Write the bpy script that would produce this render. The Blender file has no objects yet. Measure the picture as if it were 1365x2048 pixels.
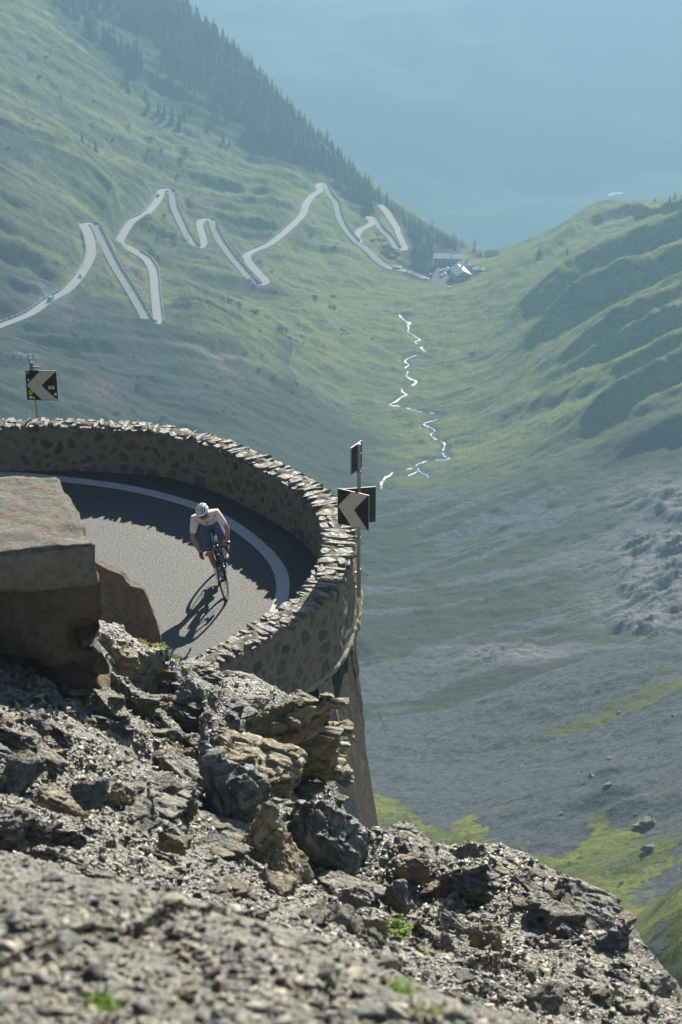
import bpy, bmesh, math, random
import numpy as np
from mathutils import Vector, Matrix, Euler

random.seed(7); RNG = np.random.default_rng(7)
SC = bpy.context.scene; COL = SC.collection
R = math.radians

# ------------------------------------------------------------------ camera
CAMZ = 15.9; FPX = 4000.0; PITCH = R(26.0)
cam_d = bpy.data.cameras.new('camera'); cam = bpy.data.objects.new('camera', cam_d); COL.objects.link(cam)
cam.location = (0, 0, CAMZ); cam.rotation_euler = (R(90) - PITCH, 0, 0)
cam_d.sensor_fit = 'VERTICAL'; cam_d.sensor_height = 36.0; cam_d.lens = FPX / 2048 * 36.0
cam_d.clip_start = 0.1; cam_d.clip_end = 30000
cam_d.dof.use_dof = True; cam_d.dof.focus_distance = 32.5; cam_d.dof.aperture_fstop = 3.6
SC.camera = cam
# ------------------------------------------------------------------ light
SUN_EL = 23.5; SUN_AZ = 16.5           # azimuth: degrees to the right of +Y
w = bpy.data.worlds.new('World'); SC.world = w; w.use_nodes = True
nt = w.node_tree; bg = nt.nodes['Background']
sky = nt.nodes.new('ShaderNodeTexSky'); sky.sky_type = 'NISHITA'; sky.sun_disc = False
sky.sun_elevation = R(SUN_EL); sky.sun_rotation = R(SUN_AZ); sky.altitude = 2500
nt.links.new(sky.outputs[0], bg.inputs[0]); bg.inputs[1].default_value = 0.068
sd = bpy.data.lights.new('sun', 'SUN'); sd.energy = 5.0; sd.angle = R(0.53); sd.color = (1.0, 0.95, 0.84)
sun = bpy.data.objects.new('sun', sd); COL.objects.link(sun)
S = Vector((math.sin(R(SUN_AZ)) * math.cos(R(SUN_EL)), math.cos(R(SUN_AZ)) * math.cos(R(SUN_EL)), math.sin(R(SUN_EL))))
sun.rotation_euler = S.to_track_quat('Z', 'Y').to_euler(); sun.location = (20, 60, 60)
SC.view_settings.view_transform = 'Standard'; SC.view_settings.look = 'None'
SC.view_settings.exposure = 0.95; SC.view_settings.gamma = 1.0
SC.render.engine = 'CYCLES'
SC.cycles.use_denoising = True
SC.cycles.max_bounces = 5; SC.cycles.diffuse_bounces = 3; SC.cycles.glossy_bounces = 2
SC.cycles.volume_bounces = 1; SC.cycles.transparent_max_bounces = 6; SC.cycles.sample_clamp_indirect = 4.0
HAZE_DENSITY = 0.00028; HAZE_COL = (0.335, 0.555, 0.725)

# ------------------------------------------------------------------ numpy noise
def _h(ix, iy, iz, s):
    n = (ix * 374761393 + iy * 668265263 + iz * 2147483647 % 4294967291 + s * 1274126177) & 0xffffffff
    n = ((n ^ (n >> 13)) * 1274126177) & 0xffffffff
    n = ((n ^ (n >> 16)) * 2246822519) & 0xffffffff
    return ((n ^ (n >> 15)) & 0xffffff) / 16777215.0
def vnoise(x, y, z=None, s=0):
    x = np.asarray(x, float); y = np.asarray(y, float)
    fx = np.floor(x); fy = np.floor(y); ix = fx.astype(np.int64); iy = fy.astype(np.int64)
    tx = x - fx; ty = y - fy
    tx = tx * tx * tx * (tx * (tx * 6 - 15) + 10); ty = ty * ty * ty * (ty * (ty * 6 - 15) + 10)
    def lay(iz):
        a = _h(ix, iy, iz, s); b = _h(ix + 1, iy, iz, s); c = _h(ix, iy + 1, iz, s); d = _h(ix + 1, iy + 1, iz, s)
        return (a * (1 - tx) + b * tx) * (1 - ty) + (c * (1 - tx) + d * tx) * ty
    if z is None: return lay(0) * 2 - 1
    z = np.asarray(z, float); fz = np.floor(z); iz = fz.astype(np.int64); tz = z - fz; tz = tz * tz * (3 - 2 * tz)
    return (lay(iz) * (1 - tz) + lay(iz + 1) * tz) * 2 - 1
def fbm(x, y, o=4, s=0, g=0.5, z=None):
    t = 0; a = 1.0; q = 0
    for k in range(o):
        c, sn = math.cos(0.6 * k), math.sin(0.6 * k); f = 2.03 ** k
        t = t + a * vnoise((x * c - y * sn) * f, (x * sn + y * c) * f, None if z is None else z * f, s + 17 * k); q += a; a *= g
    return t / q
def ridged(x, y, o=4, s=0):
    t = 0; a = 1.0; q = 0
    for k in range(o):
        f = 2.1 ** k
        t = t + a * (1 - np.abs(vnoise(x * f, y * f, None, s + 31 * k)) * 2); q += a; a *= 0.5
    return t / q
def cells(x, y, s=0, jit=0.9):
    ix = np.floor(x).astype(np.int64); iy = np.floor(y).astype(np.int64)
    f1 = np.full(np.shape(x), 9.0); f2 = f1.copy(); cid = np.zeros(np.shape(x))
    cx = np.zeros(np.shape(x)); cy = cx.copy()
    for dx in (-1, 0, 1):
        for dy in (-1, 0, 1):
            jx = ix + dx; jy = iy + dy
            px = jx + .5 + (_h(jx, jy, 1, s) - .5) * jit; py = jy + .5 + (_h(jx, jy, 2, s) - .5) * jit
            d = np.hypot(x - px, y - py); c = _h(jx, jy, 3, s)
            m = d < f1
            f2 = np.where(m, f1, np.minimum(f2, d)); f1 = np.where(m, d, f1); cid = np.where(m, c, cid)
            cx = np.where(m, x - px, cx); cy = np.where(m, y - py, cy)
    return f1, f2, cid, cx, cy
def sstep(a, b, x):
    t = np.clip((x - a) / (b - a), 0, 1); return t * t * (3 - 2 * t)

# ------------------------------------------------------------------ picture ray -> place on the real ground
cP, sP = math.cos(PITCH), math.sin(PITCH)
def ray(u, v):
    x = (u - 682.5) / FPX; yv = (v - 1024.0) / FPX
    return np.array([x, cP - yv * sP, -sP - yv * cP])
def ptY(u, v, y):
    d = ray(u, v); return (d[0] * y / d[1], y, CAMZ + d[2] * y / d[1])
def ptZ(u, v, z):
    d = ray(u, v); t = (z - CAMZ) / d[2]; return (d[0] * t, d[1] * t, z)

class TPS:
    def __init__(s, pts, sc, lam=1e-3):
        P = np.array(pts, float); s.sc = sc; s.X = P[:, :2] / sc; n = len(P)
        d = np.linalg.norm(s.X[:, None] - s.X[None], axis=2)
        A = np.zeros((n + 3, n + 3)); A[:n, :n] = s.k(d) + lam * np.eye(n); A[:n, n] = 1; A[:n, n + 1:] = s.X
        A[n:, :n] = A[:n, n:].T; b = np.zeros(n + 3); b[:n] = P[:, 2]; s.w = np.linalg.solve(A, b)
    def k(s, d): return d * d * np.log(d + 1e-9)
    def __call__(s, x, y):
        x = np.asarray(x, float) / s.sc; y = np.asarray(y, float) / s.sc; n = len(s.X)
        r = s.w[n] + s.w[n + 1] * x + s.w[n + 2] * y
        for i in range(n):
            d2 = (x - s.X[i, 0]) ** 2 + (y - s.X[i, 1]) ** 2
            r = r + s.w[i] * 0.5 * d2 * np.log(d2 + 1e-18)
        return r

# ================================================================== helpers for objects
def tag(o, label=None, cat=None, group=None, kind=None):
    if label: o['label'] = label
    if cat: o['category'] = cat
    if group: o['group'] = group
    if kind: o['kind'] = kind
    return o
def empty(name, loc=(0, 0, 0), rz=0.0):
    o = bpy.data.objects.new(name, None); COL.objects.link(o); o.location = loc; o.rotation_euler = (0, 0, rz); o.empty_display_size = .2
    return o
def link(name, me, mats=None, parent=None, smooth=False):
    if mats is not None:
        for m in (mats if isinstance(mats, (list, tuple)) else [mats]): me.materials.append(m)
    if smooth: me.polygons.foreach_set('use_smooth', [True] * len(me.polygons))
    o = bpy.data.objects.new(name, me); COL.objects.link(o)
    if parent: o.parent = parent
    return o
def copy_tree(o, parent=None):
    c = o.copy(); COL.objects.link(c); c.parent = parent
    for ch in list(o.children): copy_tree(ch, c)
    return c
class MB:
    def __init__(s): s.v = []; s.f = []; s.m = []
    def add(s, vs, fs, mi=0):
        b = len(s.v); s.v += [tuple(p) for p in vs]; s.f += [tuple(b + i for i in f) for f in fs]; s.m += [mi] * len(fs)
    def box(s, c, size, rot=None, mi=0, taper=1.0, shift=(0, 0)):
        hx, hy, hz = size[0] / 2, size[1] / 2, size[2] / 2; vs = []
        for z in (-1, 1):
            t = 1.0 if z < 0 else taper
            for x, y in ((-1, -1), (1, -1), (1, 1), (-1, 1)):
                p = Vector((x * hx * t + (shift[0] if z > 0 else 0), y * hy * t + (shift[1] if z > 0 else 0), z * hz))
                if rot: p = rot @ p
                vs.append(p + Vector(c))
        s.add(vs, [(3, 2, 1, 0), (4, 5, 6, 7), (0, 1, 5, 4), (1, 2, 6, 5), (2, 3, 7, 6), (3, 0, 4, 7)], mi)
    def tube(s, pts, r, n=8, mi=0, caps=True, closed=False):
        pts = [Vector(p) for p in pts]; rs = r if isinstance(r, (list, tuple)) else [r] * len(pts)
        rings = []; up = None; N = len(pts)
        for i, p in enumerate(pts):
            a = pts[(i - 1) % N] if (closed or i > 0) else p; b = pts[(i + 1) % N] if (closed or i < N - 1) else p
            t = (b - a).normalized()
            if up is None: up = t.orthogonal().normalized()
            up = (up - t * up.dot(t)).normalized(); sd_ = t.cross(up)
            rings.append([p + (up * math.cos(6.2832 * k / n) + sd_ * math.sin(6.2832 * k / n)) * rs[i] for k in range(n)])
        fs = []
        for i in range(N if closed else N - 1):
            j = (i + 1) % N
            for k in range(n): fs.append((i * n + k, i * n + (k + 1) % n, j * n + (k + 1) % n, j * n + k))
        if caps and not closed: fs.append(tuple(range(n - 1, -1, -1))); fs.append(tuple((N - 1) * n + k for k in range(n)))
        s.add([q for g in rings for q in g], fs, mi)
    def prism(s, poly, axis_a, axis_b, o, d, mi=0):
        n = len(poly); o = Vector(o); d = Vector(d); A = Vector(axis_a); B = Vector(axis_b)
        vs = [o + A * a + B * b for a, b in poly] + [o + A * a + B * b + d for a, b in poly]
        fs = [tuple(range(n - 1, -1, -1)), tuple(range(n, 2 * n))] + [(i, (i + 1) % n, n + (i + 1) % n, n + i) for i in range(n)]
        s.add(vs, fs, mi)
    def sphere(s, c, rad, nu=12, nv=8, mi=0, rot=None):
        vs = []; fs = []; rad = rad if isinstance(rad, (list, tuple)) else (rad,) * 3
        for j in range(nv + 1):
            th = math.pi * j / nv
            for i in range(nu):
                ph = 2 * math.pi * i / nu
                p = Vector((rad[0] * math.sin(th) * math.cos(ph), rad[1] * math.sin(th) * math.sin(ph), rad[2] * math.cos(th)))
                if rot: p = rot @ p
                vs.append(p + Vector(c))
        for j in range(nv):
            for i in range(nu): fs.append((j * nu + i, (j + 1) * nu + i, (j + 1) * nu + (i + 1) % nu, j * nu + (i + 1) % nu))
        s.add(vs, fs, mi)
    def build(s, name, mats, parent=None, smooth=False, bevel=0):
        me = bpy.data.meshes.new(name); me.from_pydata(s.v, [], s.f); 
        me.polygons.foreach_set('material_index', s.m); me.validate(); me.update()
        bm = bmesh.new(); bm.from_mesh(me); bmesh.ops.recalc_face_normals(bm, faces=bm.faces)
        if bevel: bmesh.ops.bevel(bm, geom=bm.edges[:], offset=bevel, segments=1, affect='EDGES')
        bm.to_mesh(me); bm.free()
        return link(name, me, mats, parent, smooth)
def grid_mesh(name, X, Y, Z, attrs=None):
    nr, nc = X.shape; me = bpy.data.meshes.new(name); n = nr * nc
    me.vertices.add(n); co = np.stack([X, Y, Z], -1).reshape(-1, 3).astype(np.float32); me.vertices.foreach_set('co', co.ravel())
    i = np.arange(nr - 1)[:, None] * nc + np.arange(nc - 1)[None]; i = i.ravel()
    q = np.stack([i, i + 1, i + nc + 1, i + nc], -1).astype(np.int32); m = len(q)
    me.loops.add(m * 4); me.loops.foreach_set('vertex_index', q.ravel())
    me.polygons.add(m); me.polygons.foreach_set('loop_start', np.arange(m, dtype=np.int32) * 4)
    me.polygons.foreach_set('loop_total', np.full(m, 4, np.int32)); me.polygons.foreach_set('use_smooth', np.ones(m, bool))
    me.update(calc_edges=True)
    for k, a in (attrs or {}).items():
        at = me.attributes.new(k, 'FLOAT', 'POINT'); at.data.foreach_set('value', a.reshape(-1).astype(np.float32))
    return me
def np_mesh(name, V, F, attrs=None, smooth=False):
    me = bpy.data.meshes.new(name); me.vertices.add(len(V)); me.vertices.foreach_set('co', V.astype(np.float32).ravel())
    m = len(F); k = F.shape[1]; me.loops.add(m * k); me.loops.foreach_set('vertex_index', F.astype(np.int32).ravel())
    me.polygons.add(m); me.polygons.foreach_set('loop_start', np.arange(m, dtype=np.int32) * k)
    me.polygons.foreach_set('loop_total', np.full(m, k, np.int32))
    if smooth: me.polygons.foreach_set('use_smooth', np.ones(m, bool))
    me.update(calc_edges=True)
    for kk, a in (attrs or {}).items():
        at = me.attributes.new(kk, 'FLOAT', 'POINT'); at.data.foreach_set('value', a.reshape(-1).astype(np.float32))
    return me

# ================================================================== materials
class Mat:
    def __init__(s, name, rough=0.8, spec=0.3):
        s.m = bpy.data.materials.new(name); s.m.use_nodes = True; s.t = s.m.node_tree; s.b = s.t.nodes['Principled BSDF']
        s.b.inputs['Roughness'].default_value = rough; s.b.inputs['Specular IOR Level'].default_value = spec
        s.pos = None
    def n(s, typ, **kw):
        nd = s.t.nodes.new(typ)
        for k, v in kw.items(): setattr(nd, k, v)
        return nd
    def L(s, a, b): s.t.links.new(a, b)
    def P(s, scale=(1, 1, 1), obj=False, rot=(0, 0, 0)):
        if obj: src = s.n('ShaderNodeTexCoord').outputs['Object']
        else: src = s.n('ShaderNodeNewGeometry').outputs['Position']
        mp = s.n('ShaderNodeMapping'); mp.inputs['Scale'].default_value = scale; mp.inputs['Rotation'].default_value = rot
        s.L(src, mp.inputs['Vector']); return mp.outputs[0]
    def noise(s, vec, sc, det=6, rough=0.6, dist=0):
        nd = s.n('ShaderNodeTexNoise'); nd.inputs['Scale'].default_value = sc; nd.inputs['Detail'].default_value = det
        nd.inputs['Roughness'].default_value = rough; nd.inputs['Distortion'].default_value = dist
        s.L(vec, nd.inputs['Vector']); return nd.outputs['Fac']
    def voro(s, vec, sc, feat='F1', rnd=1.0):
        nd = s.n('ShaderNodeTexVoronoi', feature=feat); nd.inputs['Scale'].default_value = sc; nd.inputs['Randomness'].default_value = rnd
        s.L(vec, nd.inputs['Vector']); return nd
    def ramp(s, fac, stops, interp='LINEAR'):
        nd = s.n('ShaderNodeValToRGB'); cr = nd.color_ramp; cr.interpolation = interp
        while len(cr.elements) > 1: cr.elements.remove(cr.elements[0])
        for i, (p, c) in enumerate(stops):
            e = cr.elements[0] if i == 0 else cr.elements.new(p)
            e.position = p; e.color = tuple(c) + (1,) if not isinstance(c, (int, float)) else (c, c, c, 1)
        s.L(fac, nd.inputs[0]); return nd.outputs[0]
    def mix(s, fac, a, b, typ='MIX'):
        nd = s.n('ShaderNodeMix', data_type='RGBA', blend_type=typ)
        for val, ix in ((fac, 0), (a, 6), (b, 7)):
            if hasattr(val, 'links'): s.L(val, nd.inputs[ix])
            elif isinstance(val, (int, float)): nd.inputs[ix].default_value = val
            else: nd.inputs[ix].default_value = tuple(val) + (1,)
        return nd.outputs[2]
    def attr(s, name):
        nd = s.n('ShaderNodeAttribute'); nd.attribute_name = name; return nd.outputs['Fac']
    def math(s, op, a, b=0.0):
        nd = s.n('ShaderNodeMath', operation=op)
        for val, ix in ((a, 0), (b, 1)):
            if hasattr(val, 'links'): s.L(val, nd.inputs[ix])
            else: nd.inputs[ix].default_value = val
        return nd.outputs[0]
    def bump(s, h, strength=0.5, dist=0.05, prev=None):
        nd = s.n('ShaderNodeBump'); nd.inputs['Strength'].default_value = strength; nd.inputs['Distance'].default_value = dist
        s.L(h, nd.inputs['Height'])
        if prev: s.L(prev, nd.inputs['Normal'])
        return nd.outputs[0]
    def out(s, col=None, normal=None, rough=None):
        if col is not None:
            if hasattr(col, 'links'): s.L(col, s.b.inputs['Base Color'])
            else: s.b.inputs['Base Color'].default_value = tuple(col) + (1,)
        if normal is not None: s.L(normal, s.b.inputs['Normal'])
        if rough is not None: s.L(rough, s.b.inputs['Roughness'])
        return s.m
def simple(name, col, rough=0.6, spec=0.3, metal=0.0, nz=0.0, sc=8.0, bump=0.0):
    m = Mat(name, rough, spec); m.b.inputs['Metallic'].default_value = metal
    v = m.P(obj=True); f = m.noise(v, sc, 5)
    c = m.mix(f, [k * (1 - nz) for k in col], [min(1, k * (1 + nz)) for k in col])
    return m.out(c, m.bump(f, bump, 0.01) if bump else None)

def mat_valley():
    m = Mat('alpine_grass_and_scree', 0.95, 0.15); v = m.P()
    st = m.P((0.35, 1, 1), rot=(0, 0, R(-31)))
    n1 = m.noise(v, 0.02, 7, 0.65); n2 = m.noise(st, 0.09, 8, 0.7); n3 = m.noise(v, 0.6, 6, 0.75); n4 = m.noise(v, 0.22, 6, 0.7, 0.3)
    g = m.ramp(n2, [(0.32, (0.030, 0.044, 0.018)), (0.43, (0.095, 0.115, 0.030)), (0.53, (0.205, 0.235, 0.036)), (0.68, (0.31, 0.285, 0.07))])
    g = m.mix(m.ramp(n1, [(0.35, 0.0), (0.65, 0.65)]), g, (0.225, 0.255, 0.045))
    g = m.mix(m.ramp(n3, [(0.38, 0.8), (0.47, 0.0)]), g, (0.022, 0.034, 0.016))
    g = m.mix(m.ramp(n4, [(0.62, 0.0), (0.72, 0.5)]), g, (0.17, 0.155, 0.10))
    g = m.mix(m.attr('lush'), g, (0.175, 0.20, 0.055))
    sc_ = m.ramp(n3, [(0.34, (0.045, 0.055, 0.062)), (0.48, (0.095, 0.108, 0.115)), (0.62, (0.14, 0.152, 0.155)), (0.72, (0.27, 0.285, 0.28))])
    sf = m.math('ADD', m.attr('scree'), m.math('MULTIPLY', m.math('SUBTRACT', n4, 0.5), 1.3))
    sf = m.ramp(sf, [(0.42, 0.0), (0.58, 1.0)])
    g = m.mix(m.attr('heath_shade'), g, m.mix(n3, (0.016, 0.024, 0.017), (0.052, 0.064, 0.036)))  # dark vegetation colour that also carries the painted valley shade
    c = m.mix(sf, g, sc_)
    rk = m.ramp(m.noise(m.P((0.35, 1, 0.5), rot=(0, R(20), R(-31))), 0.5, 8, 0.75), [(0.34, (0.07, 0.07, 0.075)), (0.5, (0.24, 0.235, 0.23)), (0.66, (0.42, 0.41, 0.39))])
    c = m.mix(m.attr('rock'), c, rk)
    pf = m.math('MULTIPLY', m.attr('pink'), m.ramp(n3, [(0.45, 0.15), (0.6, 1.0)]))
    c = m.mix(pf, c, (0.50, 0.15, 0.34))
    b = m.bump(n2, 1.0, 2.5); b = m.bump(n4, 1.0, 2.2, b); b = m.bump(n3, 1.0, 1.1, b)
    return m.out(c, b)

def mat_rock(name, tint=(1, 1, 1), sc=1.0, obj=True, spec=0.5, rough=0.5, dark=1.0):
    m = Mat(name, rough, spec); v = m.P(obj=obj); st = m.P((1, 1, 5.5), obj=obj, rot=(R(18), R(-14), 0))
    n1 = m.noise(v, 2.2 * sc, 8, 0.7, .4); n2 = m.noise(st, 3.0 * sc, 8, 0.72, .3); n3 = m.noise(v, 26 * sc, 6, 0.75)
    def T(c): return tuple(a * b * dark for a, b in zip(c, tint))
    c = m.ramp(n2, [(0.28, T((0.055, 0.057, 0.048))), (0.44, T((0.15, 0.152, 0.125))), (0.56, T((0.26, 0.262, 0.21))), (0.74, T((0.41, 0.41, 0.33)))])
    c = m.mix(m.ramp(n1, [(0.52, 0.0), (0.68, 0.6)]), c, T((0.24, 0.155, 0.075)))
    c = m.mix(m.ramp(m.noise(v, 0.9 * sc, 4), [(0.55, 0.0), (0.7, 0.55)]), c, T((0.16, 0.175, 0.18)))
    c = m.mix(m.ramp(n3, [(0.35, 0.5), (0.5, 0.0)]), c, T((0.05, 0.05, 0.05)))
    vf = m.voro(m.P((1, 1, 3.2), obj=obj, rot=(R(18), R(-14), R(25))), 5.5 * sc); sp = m.n('ShaderNodeSeparateColor'); m.L(vf.outputs['Color'], sp.inputs[0])
    c = m.mix(m.ramp(sp.outputs[0], [(0.0, 0.45), (0.5, 0.0)]), c, T((0.07, 0.07, 0.06))); c = m.mix(m.ramp(sp.outputs[1], [(0.6, 0.0), (1.0, 0.5)]), c, T((0.42, 0.41, 0.34)))
    b = m.bump(n2, 1.0, 0.09 / sc); b = m.bump(sp.outputs[2], 0.8, 0.04 / sc, b); b = m.bump(vf.outputs['Distance'], 0.8, 0.05 / sc, b); b = m.bump(n3, 0.9, 0.02 / sc, b)
    r = m.ramp(n3, [(0.3, max(0.2, rough - 0.1)), (0.7, min(1, rough + 0.3))])
    return m.out(c, b, r)

def mat_ground():
    m = Mat('schist_scree_ground', 0.42, 0.55); v = m.P()
    n1 = m.noise(v, 0.7, 6, 0.65); n2 = m.noise(v, 7, 8, 0.75); vr = m.voro(v, 16); vs = m.voro(v, 42)
    c = m.ramp(n2, [(0.32, (0.13, 0.13, 0.10)), (0.5, (0.33, 0.31, 0.23)), (0.66, (0.54, 0.51, 0.385))])
    cc = m.n('ShaderNodeSeparateColor'); m.L(vr.outputs['Color'], cc.inputs[0])
    c = m.mix(m.ramp(cc.outputs[0], [(0.0, 0.65), (0.4, 0.0), (0.75, 0.0), (1.0, 0.0)]), c, (0.09, 0.092, 0.09))
    c = m.mix(m.ramp(cc.outputs[1], [(0.7, 0.0), (1.0, 0.6)]), c, (0.40, 0.385, 0.34))
    c = m.mix(m.ramp(n1, [(0.5, 0.0), (0.7, 0.4)]), c, (0.19, 0.13, 0.08))
    b = m.bump(n2, 1.0, 0.12); b = m.bump(vr.outputs['Distance'], 0.9, 0.06, b); b = m.bump(vs.outputs['Distance'], 0.8, 0.025, b)
    return m.out(c, b)

def mat_masonry(name, sx=5.0, mortar=(0.30, 0.265, 0.19), edge=0.06, dark=1.0, zs=1.0):
    m = Mat(name, 0.85, 0.25); v0 = m.P((1, 1, zs)); 
    nv = m.n('ShaderNodeTexNoise'); nv.inputs['Scale'].default_value = 3.0; m.L(v0, nv.inputs['Vector'])
    ad = m.n('ShaderNodeMix', data_type='VECTOR'); ad.inputs[0].default_value = 0.16; m.L(v0, ad.inputs[4]); m.L(nv.outputs['Color'], ad.inputs[5])
    v = ad.outputs[1]
    vc = m.voro(v, sx); ve = m.voro(v, sx, 'DISTANCE_TO_EDGE')
    sp = m.n('ShaderNodeSeparateColor'); m.L(vc.outputs['Color'], sp.inputs[0])
    D = lambda c: tuple(k * dark for k in c)
    st = m.ramp(sp.outputs[0], [(0.0, D((0.075, 0.07, 0.06))), (0.2, D((0.13, 0.125, 0.105))), (0.4, D((0.20, 0.19, 0.16))), (0.6, D((0.14, 0.15, 0.14))), (0.78, D((0.28, 0.20, 0.10))), (0.9, D((0.22, 0.10, 0.055))), (1.0, D((0.33, 0.30, 0.25)))])
    n3 = m.noise(v0, 30, 7, 0.7); n2 = m.noise(v0, 5, 7, 0.7)
    st = m.mix(n3, st, m.mix(0.6, st, (0.04, 0.04, 0.035)))
    mo = m.mix(n2, D([k * 0.5 for k in mortar]), D([min(1, k * 1.35) for k in mortar]))
    big = m.math('ADD', ve.outputs['Distance'], m.math('MULTIPLY', m.math('SUBTRACT', n2, 0.5), 0.22))
    lim = m.math('ADD', m.math('MULTIPLY', sp.outputs[1], 0.17), edge * .6)      # some stones peep out less
    f = m.ramp(m.math('SUBTRACT', big, lim), [(-0.0, 0.0), (0.10, 1.0)])
    c = m.mix(m.math('MULTIPLY', f, 0.78), mo, st)
    c = m.mix(m.ramp(m.noise(m.P((1, 1, 0.15)), 5, 5), [(0.6, 0.0), (0.75, 0.4)]), c, D((0.42, 0.40, 0.35)))
    b = m.bump(big, 0.5, 0.10); b = m.bump(n2, 0.9, 0.08, b); b = m.bump(n3, 1.0, 0.035, b)
    return m.out(c, b)

def mat_concrete(name, col=(0.30, 0.275, 0.22), lichen=0.0, streak=0.5):
    m = Mat(name, 0.85, 0.25); v = m.P(); n1 = m.noise(v, 1.8, 8, .7); n2 = m.noise(v, 13, 8, .8); n3 = m.noise(m.P((1, 1, .12)), 6, 6, .7)
    c = m.mix(n1, [k * .55 for k in col], [min(1, k * 1.3) for k in col])
    c = m.mix(m.ramp(n2, [(0.35, 0.7), (0.5, 0.0)]), c, [k * .3 for k in col])
    c = m.mix(m.ramp(n2, [(0.6, 0.0), (0.75, 0.5)]), c, [min(1, k * 1.9) for k in col])
    if streak: c = m.mix(m.ramp(n3, [(0.5, 0.0), (0.7, streak)]), c, [k * .4 for k in col])
    if lichen:
        l = m.noise(v, 5.0, 5, .75); c = m.mix(m.ramp(l, [(0.585, 0.0), (0.63, lichen)]), c, (0.42, 0.13, 0.03))
        l2 = m.noise(m.P((1, 1, 1)), 1.1, 6, .8); c = m.mix(m.ramp(l2, [(0.56, 0.0), (0.68, lichen * .5)]), c, (0.30, 0.17, 0.12))
    vb = m.voro(v, 14); pit = m.ramp(vb.outputs['Distance'], [(0.0, 0.0), (0.25, 1.0)])
    b = m.bump(n1, 0.8, 0.12); b = m.bump(n2, 1.0, 0.05, b); b = m.bump(pit, 0.4, 0.03, b)
    return m.out(c, b)

def mat_asphalt():
    m = Mat('worn_asphalt', 0.62, 0.5); v = m.P(); n1 = m.noise(v, 0.6, 5, .6); n2 = m.noise(v, 26, 5, .85); n3 = m.noise(m.P((1, .35, 1)), 2.2, 6, .7)
    c = m.mix(n1, (0.088, 0.090, 0.077), (0.138, 0.141, 0.121))
    c = m.mix(m.ramp(n2, [(0.40, 0.9), (0.5, 0.0), (0.56, 0.0)]), c, (0.035, 0.038, 0.04))
    c = m.mix(m.ramp(n2, [(0.54, 0.0), (0.66, 0.7)]), c, (0.34, 0.32, 0.28))
    c = m.mix(m.ramp(n3, [(0.55, 0.0), (0.7, 0.35)]), c, (0.07, 0.07, 0.066))
    return m.out(c, m.bump(n2, 0.9, 0.03))
def mat_paint_line():
    m = Mat('worn_white_road_paint', 0.7, 0.4); v = m.P(); n2 = m.noise(v, 45, 5, .8); n1 = m.noise(v, 5, 6, .7)
    c = m.mix(m.ramp(n2, [(0.38, 0.8), (0.5, 0.0)]), (0.62, 0.61, 0.57), (0.16, 0.155, 0.14))
    c = m.mix(m.ramp(n1, [(0.58, 0.0), (0.72, 0.45)]), c, (0.2, 0.19, 0.17))
    return m.out(c, m.bump(n2, 0.5, 0.008))
M = {}
M['valley'] = mat_valley()
M['ground'] = mat_ground()
M['rock'] = mat_rock('grey_schist', (1.05, 1.0, .92), dark=1.5)
M['rock_brown'] = mat_rock('brown_schist', (1.25, 1.02, 0.72), 1.0, dark=1.4)
M['rock_dark'] = mat_rock('dark_slate', (0.95, 0.98, 1.0), 1.0, rough=0.34, dark=1.1)
M['cope'] = mat_rock('coping_slabs', (1.05, 1.02, 0.95), 2.2, obj=False, spec=.55, rough=.45, dark=1.0)
M['gravel'] = mat_rock('scree_stones', (1.1, 1.0, 0.84), 3.0, obj=False, spec=.6, rough=.40, dark=1.7)
M['masonry'] = mat_masonry('rubble_masonry')
M['masonry_out'] = mat_masonry('rubble_masonry_outer', 3.4, (0.35, 0.32, 0.23), 0.07, 1.15, 0.8)
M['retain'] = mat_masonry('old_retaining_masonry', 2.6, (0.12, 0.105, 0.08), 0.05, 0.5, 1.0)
M['mortar'] = mat_concrete('coping_mortar', (0.23, 0.215, 0.18), 0, 0)
M['concrete'] = mat_concrete('weathered_concrete', (0.34, 0.315, 0.26), 0.0, .4)
M['concrete_l'] = mat_concrete('lichen_concrete', (0.33, 0.315, 0.25), 0.65, .5)
M['asphalt'] = mat_asphalt(); M['line'] = mat_paint_line()
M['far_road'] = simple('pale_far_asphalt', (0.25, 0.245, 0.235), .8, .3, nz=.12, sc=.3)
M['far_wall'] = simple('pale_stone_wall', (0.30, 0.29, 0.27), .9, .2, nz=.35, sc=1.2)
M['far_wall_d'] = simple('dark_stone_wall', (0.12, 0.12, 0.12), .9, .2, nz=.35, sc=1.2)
def mat_leaf(name, a, b, sc=1.5):
    m = Mat(name, .85, .2); v = m.P(); n = m.noise(v, sc, 3)
    return m.out(m.mix(n, a, b))
M['needle'] = mat_leaf('conifer_needles', (0.022, 0.038, 0.020), (0.055, 0.078, 0.034), .25)
M['bark'] = simple('bark', (0.09, 0.07, 0.05), .9, .1, nz=.3)
M['shrub'] = mat_leaf('shrub_leaves', (0.025, 0.042, 0.020), (0.06, 0.085, 0.035), .4)
M['leaf'] = mat_leaf('bright_leaves', (0.10, 0.19, 0.02), (0.24, 0.34, 0.05), 30)
M['leaf_y'] = mat_leaf('yellow_green_leaves', (0.20, 0.24, 0.04), (0.40, 0.38, 0.08), 30)
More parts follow.
